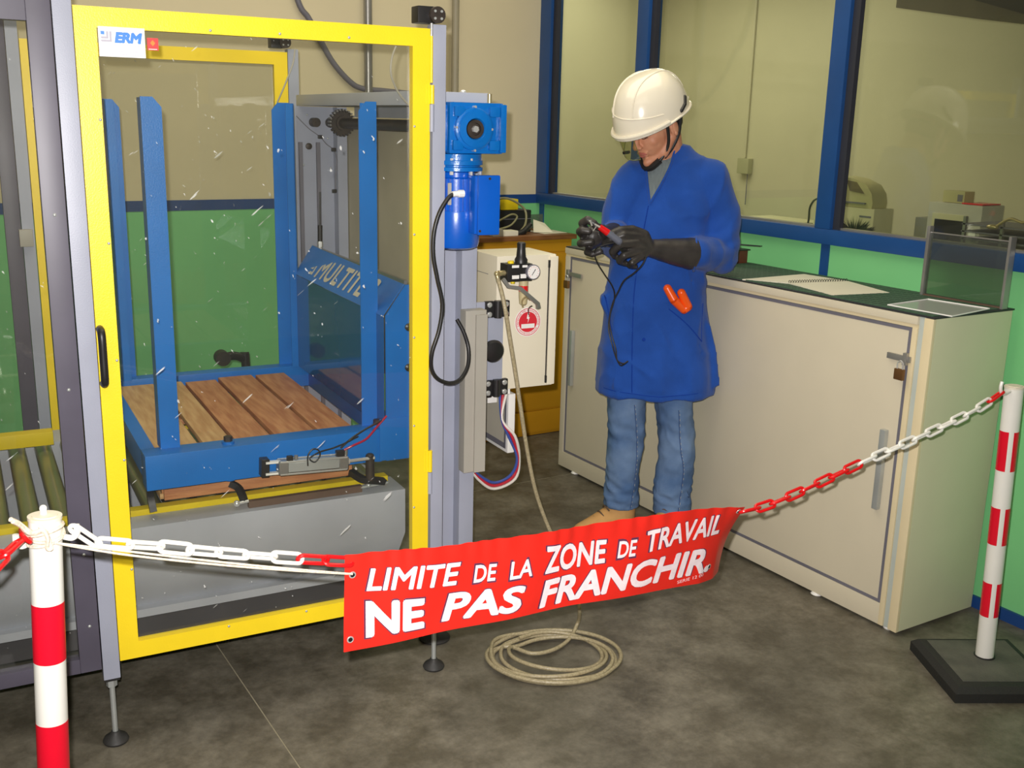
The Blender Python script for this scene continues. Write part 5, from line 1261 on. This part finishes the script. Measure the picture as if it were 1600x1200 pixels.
# chin strap
ST = lambda *P: [hl(*p) for p in P]
g = G().tube(ST((0.079, -0.015, 0.03), (0.076, -0.020, -0.03), (0.064, -0.030, -0.075), (0.040, -0.062, -0.112), (0.0, -0.085, -0.131), (-0.040, -0.062, -0.112), (-0.064, -0.030, -0.075), (-0.076, -0.020, -0.03), (-0.079, -0.015, 0.03)), 0.0062, n=8)
g.tube(ST((0.086, 0.055, 0.02), (0.078, 0.035, -0.04), (0.062, 0.0, -0.085), (0.050, -0.040, -0.108)), 0.0058, n=8)
g.tube(ST((0.045, -0.062, -0.108), (0.02, -0.083, -0.126), (0.0, -0.088, -0.130), (-0.02, -0.083, -0.126), (-0.045, -0.062, -0.108)), 0.0125, n=8)
part('chin_strap', g, BLACK, pe)

# coat
def ell_ring(cx, cy, hw, hd, z, n=40, tilt=0.0):
    return [Vector((cx + hw * math.cos(2 * PI * i / n), cy + hd * math.sin(2 * PI * i / n), z + tilt * math.sin(2 * PI * i / n))) for i in range(n)]
g = G()
g.rings([ell_ring(*a) for a in [(0.070, 0.035, 0.235, 0.150, 0.628), (0.066, 0.035, 0.232, 0.147, 0.75), (0.060, 0.04, 0.215, 0.140, 0.87), (0.053, 0.04, 0.198, 0.130, 0.98), (0.052, 0.04, 0.190, 0.122, 1.08), (0.060, 0.045, 0.185, 0.120, 1.22), (0.072, 0.05, 0.185, 0.122, 1.36), (0.078, 0.05, 0.182, 0.112, 1.45), (0.080, 0.052, 0.150, 0.092, 1.52), (0.080, 0.055, 0.095, 0.075, 1.565), (0.080, 0.058, 0.073, 0.070, 1.59)]])
g.chain([Vector((0.13, 0.05, 1.475)), SHL + Vector((0.0, 0, 0.005)), Vector((0.285, 0.05, 1.32)), ELL, CUL + Vector((0.02, 0.012, 0.0))], [0.075, 0.078, 0.074, 0.070, 0.062], 20)
g.chain([Vector((0.04, 0.04, 1.475)), SHR, Vector((-0.105, 0.03, 1.33)), ELR, CUR], [0.072, 0.073, 0.070, 0.066, 0.056], 20)
# flared back vent at the picture's right
g.prism([(0.24, 0.655), (0.322, 0.668), (0.30, 0.80), (0.26, 0.92), (0.22, 0.92)], 'y', -0.02, 0.02)
g.prism([(-0.128, 0.90), (-0.168, 0.99), (-0.162, 1.018), (-0.10, 1.03), (-0.10, 0.86)], 'y', 0.0, 0.05)
me = voxel(g, 0.0085, 4, 'coat', COATM)
for v in me.vertices:
    p = v.co; nrm = v.normal
    low = max(0.0, min(1.0, (1.05 - p.z) / 0.4))
    ang = math.atan2(p.y - 0.04, p.x - 0.06)
    d_ = 0.008 * low * math.sin(ang * 7 + 2 * noise.noise(p * 3)) + 0.008 * noise.noise(Vector((p.x * 9, p.y * 9, p.z * 4)))
    rdg = 1 - abs(noise.noise(Vector((p.x * 7 + p.z * 3, p.y * 5, p.z * 5 - p.x * 4)) + Vector((3, 1, 7))) * 2.2)
    d_ += 0.007 * max(0, rdg) ** 3
    el = (p - ELL).length
    if el < 0.19: d_ += 0.0065 * math.sin((p - SHL).length * 95 + p.x * 40) * (1 - el / 0.19)
    if 1.0 < p.z < 1.42 and p.x < 0.22: d_ += 0.004 * math.sin(p.z * 38 + p.x * 30) * max(0, 1 - abs(p.x - 0.16) / 0.14)
    if p.z < 0.66: d_ *= 0.6
    v.co = p + nrm * d_
co = part('coat', me, None, pe, 'royal blue cotton lab coat')
bv = BVHTree.FromPolygons([v.co.copy() for v in me.vertices], [tuple(p.vertices) for p in me.polygons])
def surf(x, z, off=0.0):
    h = bv.ray_cast(Vector((x, -1.2, z)), Vector((0, 1, 0)))
    y = h[0].y if h[0] is not None else -0.09
    return Vector((x, y - off, z))
def seam(pts, r=0.0016, off=0.0004, k=5):
    P = catmull([Vector((a, 0, b)) for a, b in pts], k)
    return G().tube([surf(p.x, p.z, off) for p in P], r, n=6, k=1, smooth=False)
def patch(left, right, off, nv=14, nu=8):
    g = G()
    L_ = catmull([Vector((a, 0, b)) for a, b in left], nv); R_ = catmull([Vector((a, 0, b)) for a, b in right], nv)
    n = min(len(L_), len(R_)); V = []
    for i in range(n):
        V.append([g.bm.verts.new(surf(*(lambda q: (q.x, q.z))(L_[i].lerp(R_[i], j / nu)), off)) for j in range(nu + 1)])
    for i in range(n - 1):
        for j in range(nu): g.bm.faces.new((V[i][j], V[i][j + 1], V[i + 1][j + 1], V[i + 1][j]))
    return g
def xz(p): return (p[0], p[2])
part('sweater', patch([xz((-0.023,-0.07,1.566)), xz((-0.022,-0.07,1.506)), xz((-0.01,-0.07,1.418)), xz((-0.006,-0.07,1.385))], [xz((0.089,-0.07,1.578)), xz((0.069,-0.07,1.517)), xz((0.023,-0.07,1.428)), xz((-0.003,-0.07,1.385))], 0.003), KNIT, pe, 'grey ribbed sweater in the coat opening')
g = G()
g.tube([surf(*xz(p), 0.005) for p in catmull([Vector(q) for q in ((-0.019,-0.07,1.534), (-0.02,-0.07,1.483), (-0.01,-0.07,1.418), (-0.003,-0.07,1.376))], 4)], 0.0045, n=8, k=1)
g.tube([surf(*xz(p), 0.005) for p in catmull([Vector(q) for q in ((0.084,-0.07,1.591), (0.071,-0.07,1.527), (0.029,-0.07,1.438), (-0.001,-0.07,1.381))], 4)], 0.0045, n=8, k=1)
part('lapel_edge', g, COATM, co)
# collar standing round the neck
g = G(); cr = []
for i in range(21):
    a = math.radians(-62 + 305 * i / 20)
    cx, cy = 0.083, 0.050
    x, y = cx + 0.082 * math.cos(a), cy + 0.080 * math.sin(a)
    zb_ = 1.532 + 0.018 * math.sin(a)
    cr.append([Vector((x, y, zb_ - 0.03)), Vector((cx + 0.070 * math.cos(a), cy + 0.070 * math.sin(a), zb_ + 0.036)), Vector((cx + 0.088 * math.cos(a), cy + 0.086 * math.sin(a), zb_ + 0.030)), Vector((cx + 0.106 * math.cos(a), cy + 0.100 * math.sin(a), zb_ - 0.012))])
g.rings(cr, cap=True)
part('collar', g, COATM, co, ang=1.6)
sx0 = (-0.059,-0.1,1.16)
part('placket_seam', seam([xz((-0.008,-0.08,1.367)), xz((-0.033,-0.09,1.183)), xz((-0.046,-0.1,1.015)), xz((-0.044,-0.11,0.845)), xz((-0.036,-0.11,0.657))], 0.0018), COATD, co)
part('pocket_seam', seam([xz((0.088,-0.1,0.985)), xz((0.144,-0.1,0.942)), xz((0.185,-0.1,0.903)), xz((0.226,-0.08,0.856))], 0.0022), COATD, co)
part('pocket_seam', seam([xz((0.226,-0.08,0.856)), xz((0.224,-0.08,0.945)), xz((0.226,-0.08,0.999))], 0.0014), COATD, co)
part('pocket_seam', seam([xz((-0.155,-0.06,1.026)), xz((-0.141,-0.07,0.988)), xz((-0.118,-0.08,0.887))], 0.0018), COATD, co)
part('hem_seam', seam([(-0.14, 0.66), (-0.02, 0.652), (0.10, 0.65), (0.22, 0.658)], 0.0014), COATD, co)
bq = (-0.001,-0.11,0.866)
part('button', G().lathe([(0.007, 0), (0.006, 0.002), (0.001, 0.0022)], surf(bq[0], bq[2], 0.0), (0, -1, 0), 14), COATD, co)
part('cuff', G().tube([CUL + Vector((0.012, 0.004, 0)) + (Vector((0.1, 0.85, 0.0)) * math.cos(a * PI / 10) + Vector((0.02, 0, 1)) * math.sin(a * PI / 10)) * 0.064 for a in range(20)], 0.0042, n=8, k=1, closed=True), COATM, co)

# jeans
g = G()
def leg(cx, pts):
    g.rings([ell_ring(x, y, w_, d_, z, 28) for (x, y, w_, d_, z) in pts])
leg(0, [(-0.040, 0.045, 0.078, 0.080, 0.150), (-0.042, 0.045, 0.074, 0.078, 0.20), (-0.040, 0.04, 0.070, 0.076, 0.30), (-0.037, 0.035, 0.072, 0.078, 0.44), (-0.042, 0.04, 0.077, 0.085, 0.58), (-0.02, 0.045, 0.085, 0.095, 0.75), (0.0, 0.05, 0.09, 0.10, 0.88)])
leg(0, [(0.170, 0.055, 0.080, 0.082, 0.115), (0.171, 0.055, 0.077, 0.08, 0.20), (0.172, 0.05, 0.073, 0.078, 0.30), (0.170, 0.045, 0.073, 0.078, 0.43), (0.150, 0.045, 0.074, 0.085, 0.58), (0.135, 0.05, 0.085, 0.095, 0.75), (0.12, 0.055, 0.09, 0.10, 0.88)])
g.ell((0.06, 0.055, 0.88), (0.16, 0.105, 0.10))
me = voxel(g, 0.0075, 3, 'jeans', DENIM)
for v in me.vertices:
    p = v.co
    a_ = math.exp(-((p.z - 0.21) / 0.07) ** 2) + 0.8 * math.exp(-((p.z - 0.46) / 0.09) ** 2)
    d_ = 0.0032 * a_ * math.sin(p.z * 105 + p.x * 45 + 6 * noise.noise(p * 7)) + 0.010 * noise.noise(Vector((p.x * 10, p.y * 10, p.z * 7))) + 0.005 * noise.noise(p * 26) + 0.006 * a_ * max(0, 1 - abs(noise.noise(Vector((p.x * 9 + p.z * 8, p.y * 9, p.z * 14 - p.x * 6)))) * 3) ** 2
    if p.z < 0.155: d_ *= 0.4
    v.co = p + v.normal * d_
je = part('jeans', me, None, pe, 'faded blue denim jeans')
bvj = BVHTree.FromPolygons([v.co.copy() for v in me.vertices], [tuple(p.vertices) for p in me.polygons])
def jsurf(p, off=0.0):
    h = bvj.ray_cast(Vector((p[0], -1.2, p[2])), Vector((0, 1, 0))); y = h[0].y if h[0] is not None else -0.03
    return Vector((p[0], y - off, p[2]))
for ps in (((-0.017,-0.03,0.593), (0.001,-0.03,0.441), (0.003,-0.03,0.308), (-0.01,-0.03,0.158)), ((0.157,-0.03,0.577), (0.175,-0.03,0.419), (0.194,-0.03,0.313), (0.184,-0.03,0.149))):
    part('seam', G().tube([jsurf(p, 0.0006) for p in catmull([Vector(q) for q in ps], 8)], 0.0019, n=6, k=1), mat('denim_seam', (58, 84, 130), 0.85), je)
    gst = G(); Pq = catmull([Vector(q) for q in ps], 14)
    for i in range(0, len(Pq) - 1, 2):
        a_, b_ = jsurf(Pq[i], 0.0016), jsurf(Pq[i + 1], 0.0016)
        gst.cyl(a_ + Vector((0.003, 0, 0)), a_.lerp(b_, 0.7) + Vector((0.003, 0, 0)), 0.0010, n=5)
    part('stitches', gst, STITCH, je)
# boots
for nm, an, toe, lab in (('boot', Vector((-0.040, 0.045, 0.10)), Vector((-0.205, -0.030, 0.045)), True), ('boot', Vector((0.170, 0.055, 0.10)), Vector((0.080, -0.085, 0.045)), False)):
    dq = (toe - an); dq.z = 0; dq.normalize(); sd = Vector((-dq.y, dq.x, 0))
    base = Vector((an.x, an.y, 0))
    g = G()
    g.cyl(base + Vector((0, 0, 0.03)), base + Vector((0, 0, 0.165)), 0.058, 0.060, 20)
    g.ell(base - dq * 0.02 + Vector((0, 0, 0.055)), 0.052)
    g.chain([base + Vector((0, 0, 0.115)), base + dq * 0.055 + Vector((0, 0, 0.095)), base + dq * 0.12 + Vector((0, 0, 0.066)), base + dq * 0.175 + Vector((0, 0, 0.050))], [0.050, 0.048, 0.047, 0.042], 16)
    g.chain([base + dq * 0.0 + Vector((0, 0, 0.06)), base + dq * 0.175 + Vector((0, 0, 0.048))], [0.048, 0.043], 16)
    me_ = voxel(g, 0.006, 4, 'boot', BOOT)
    for v in me_.vertices:
        if v.co.z < 0.024: v.co.z = 0.024
    b = part('boot', me_, None, pe)
    g = G(); out = []
    for i in range(24):
        a_ = 2 * PI * i / 24; L_ = 0.125; cxx = 0.085
        out.append((math.cos(a_), math.sin(a_)))
    def ol(z, k): return [base + dq * (cxx + L_ * c_ * k * (1.0)) + sd * (0.050 - 0.006 * (1 if c_ < 0 else 0)) * s_ * k + Vector((0, 0, z)) for c_, s_ in out]
    g.rings([ol(0.001, 1.0), ol(0.022, 1.04), ol(0.028, 1.0)])
    part('sole', g, BOOTD, b)
    g = G()
    for i in range(4):
        f_ = 0.045 + 0.024 * i; h_ = 0.168 - 0.020 * i
        g.tube([base + dq * f_ + sd * -0.026 + Vector((0, 0, h_ - 0.010)), base + dq * (f_ + 0.008) + Vector((0, 0, h_ + 0.004)), base + dq * f_ + sd * 0.026 + Vector((0, 0, h_ - 0.010))], 0.003, n=6)
    part('laces', g, BROWN, b)
# gloves
for nm, fs, tb_, pl_, wr, cu, r1 in (('glove', FL, TL, PL_, WRL, CUL, 0.060), ('glove', FR_, TR, PR_, WRR, CUR, 0.052)):
    g = G(); hand(g, fs, tb_, pl_, wr, 1.28)
    mid = cu.lerp(wr, 0.45)
    g.cyl(cu, mid, r1, r1 * 0.80, 28); g.cyl(mid, wr, r1 * 0.80, 0.030, 28); g.ell(wr, 0.032)
    me_ = voxel(g, 0.0036, 3, 'glove', GLOVE)
    for v in me_.vertices: v.co += v.normal * 0.0016 * noise.noise(v.co * 30)
    part('glove', me_, None, pe, 'long black rubber insulating glove')

# things he holds or carries
pb = thing('test_probe', 'grey test probe with red tip sleeve held in the gloved fingers', 'test probe', P_)
a_, b_, c_, e_ = Vector((-0.136,-0.315,1.26)), Vector((-0.176,-0.32,1.289)), Vector((-0.206,-0.325,1.309)), Vector((-0.225,-0.325,1.319))
part('grip', G().cap(a_, b_, 0.013, 0.0125, 14), mat('probe_grey', (96, 100, 114), 0.4), pb)
part('red_sleeve', G().cyl(b_, c_, 0.0125, 0.0105, 16), REDC, pb)
part('tip', G().cyl(c_, e_, 0.0035, 0.003, 8), CHROME, pb)
single('terminal_screw', G().cyl((-0.24,-0.32,1.33), (-0.233,-0.32,1.312), 0.0032, n=8).cyl((-0.24,-0.32,1.332), (-0.24,-0.32,1.327), 0.0055, n=8).cyl((-0.219,-0.318,1.308), (-0.228,-0.318,1.294), 0.002, n=8), CHROME, 'tiny bright screw pinched between the black gloved fingers', 'screw', P_)
single('probe_lead', G().tube([(-0.133,-0.31,1.258), (-0.196,-0.315,1.243), (-0.217,-0.3,1.223), (-0.209,-0.28,1.184), (-0.177,-0.25,1.135), (-0.142,-0.22,1.085), (-0.131,-0.2,1.04), (-0.144,-0.19,0.976), (-0.146,-0.19,0.92), (-0.13,-0.2,0.862), (-0.113,-0.2,0.814), (-0.095,-0.2,0.788), (-0.07,-0.2,0.805), (-0.087,-0.205,0.796), (-0.111,-0.205,0.81), (-0.118,-0.205,0.851), (-0.137,-0.2,0.91), (-0.146,-0.2,0.958), (-0.138,-0.205,1.019), (-0.12,-0.22,1.069), (-0.103,-0.24,1.112), (-0.071,-0.25,1.14), (-0.044,-0.26,1.172), (-0.032,-0.26,1.2)], 0.0026, n=8), BLACK, 'thin black test lead hanging in a loop from the gloves', 'cable', P_)
q1, q2, q3, q4, q5 = (Vector(p) for p in ((0.077,-0.13,1.064), (0.103,-0.13,1.022), (0.145,-0.12,0.982), (0.13,-0.13,1.049), (0.159,-0.12,0.995)))
def on(p, o): return surf(p.x, p.z, o)
pg = thing('pliers', 'orange handled pliers sticking out of the coat pocket', 'pliers', P_)
part('handle', G().chain([on(q1, 0.012), on(q2, 0.014), on(q3, 0.006)], [0.016, 0.0175, 0.015], 14), ORANGE, pg)
part('handle', G().chain([on(q4, 0.014), on(q5, 0.010), on(q3, 0.006)], [0.016, 0.0175, 0.015], 14), ORANGE, pg)

# ================================================================ FINISH: put every origin at its thing's base
def tree(o):
    r = [o]
    for c in o.children: r += tree(c)
    return r
bpy.context.view_layer.update()
for o in list(SC.objects):
    if o.parent is not None or o.type not in ('EMPTY', 'MESH'): continue
    inv = o.matrix_world.inverted(); lo = Vector((1e9,) * 3); hi = Vector((-1e9,) * 3)
    for c in tree(o):
        if c.type != 'MESH': continue
        mw = inv @ c.matrix_world
        for b in c.bound_box:
            p = mw @ Vector(b)
            for i in range(3): lo[i] = min(lo[i], p[i]); hi[i] = max(hi[i], p[i])
    if lo.x > 1e8: continue
    off = Vector(((lo.x + hi.x) / 2, (lo.y + hi.y) / 2, lo.z))
    if o.type == 'MESH': o.data.transform(Matrix.Translation(-off))
    for c in o.children:
        c.location = c.location - off
    o.matrix_world = o.matrix_world @ Matrix.Translation(off)
bpy.context.view_layer.update()
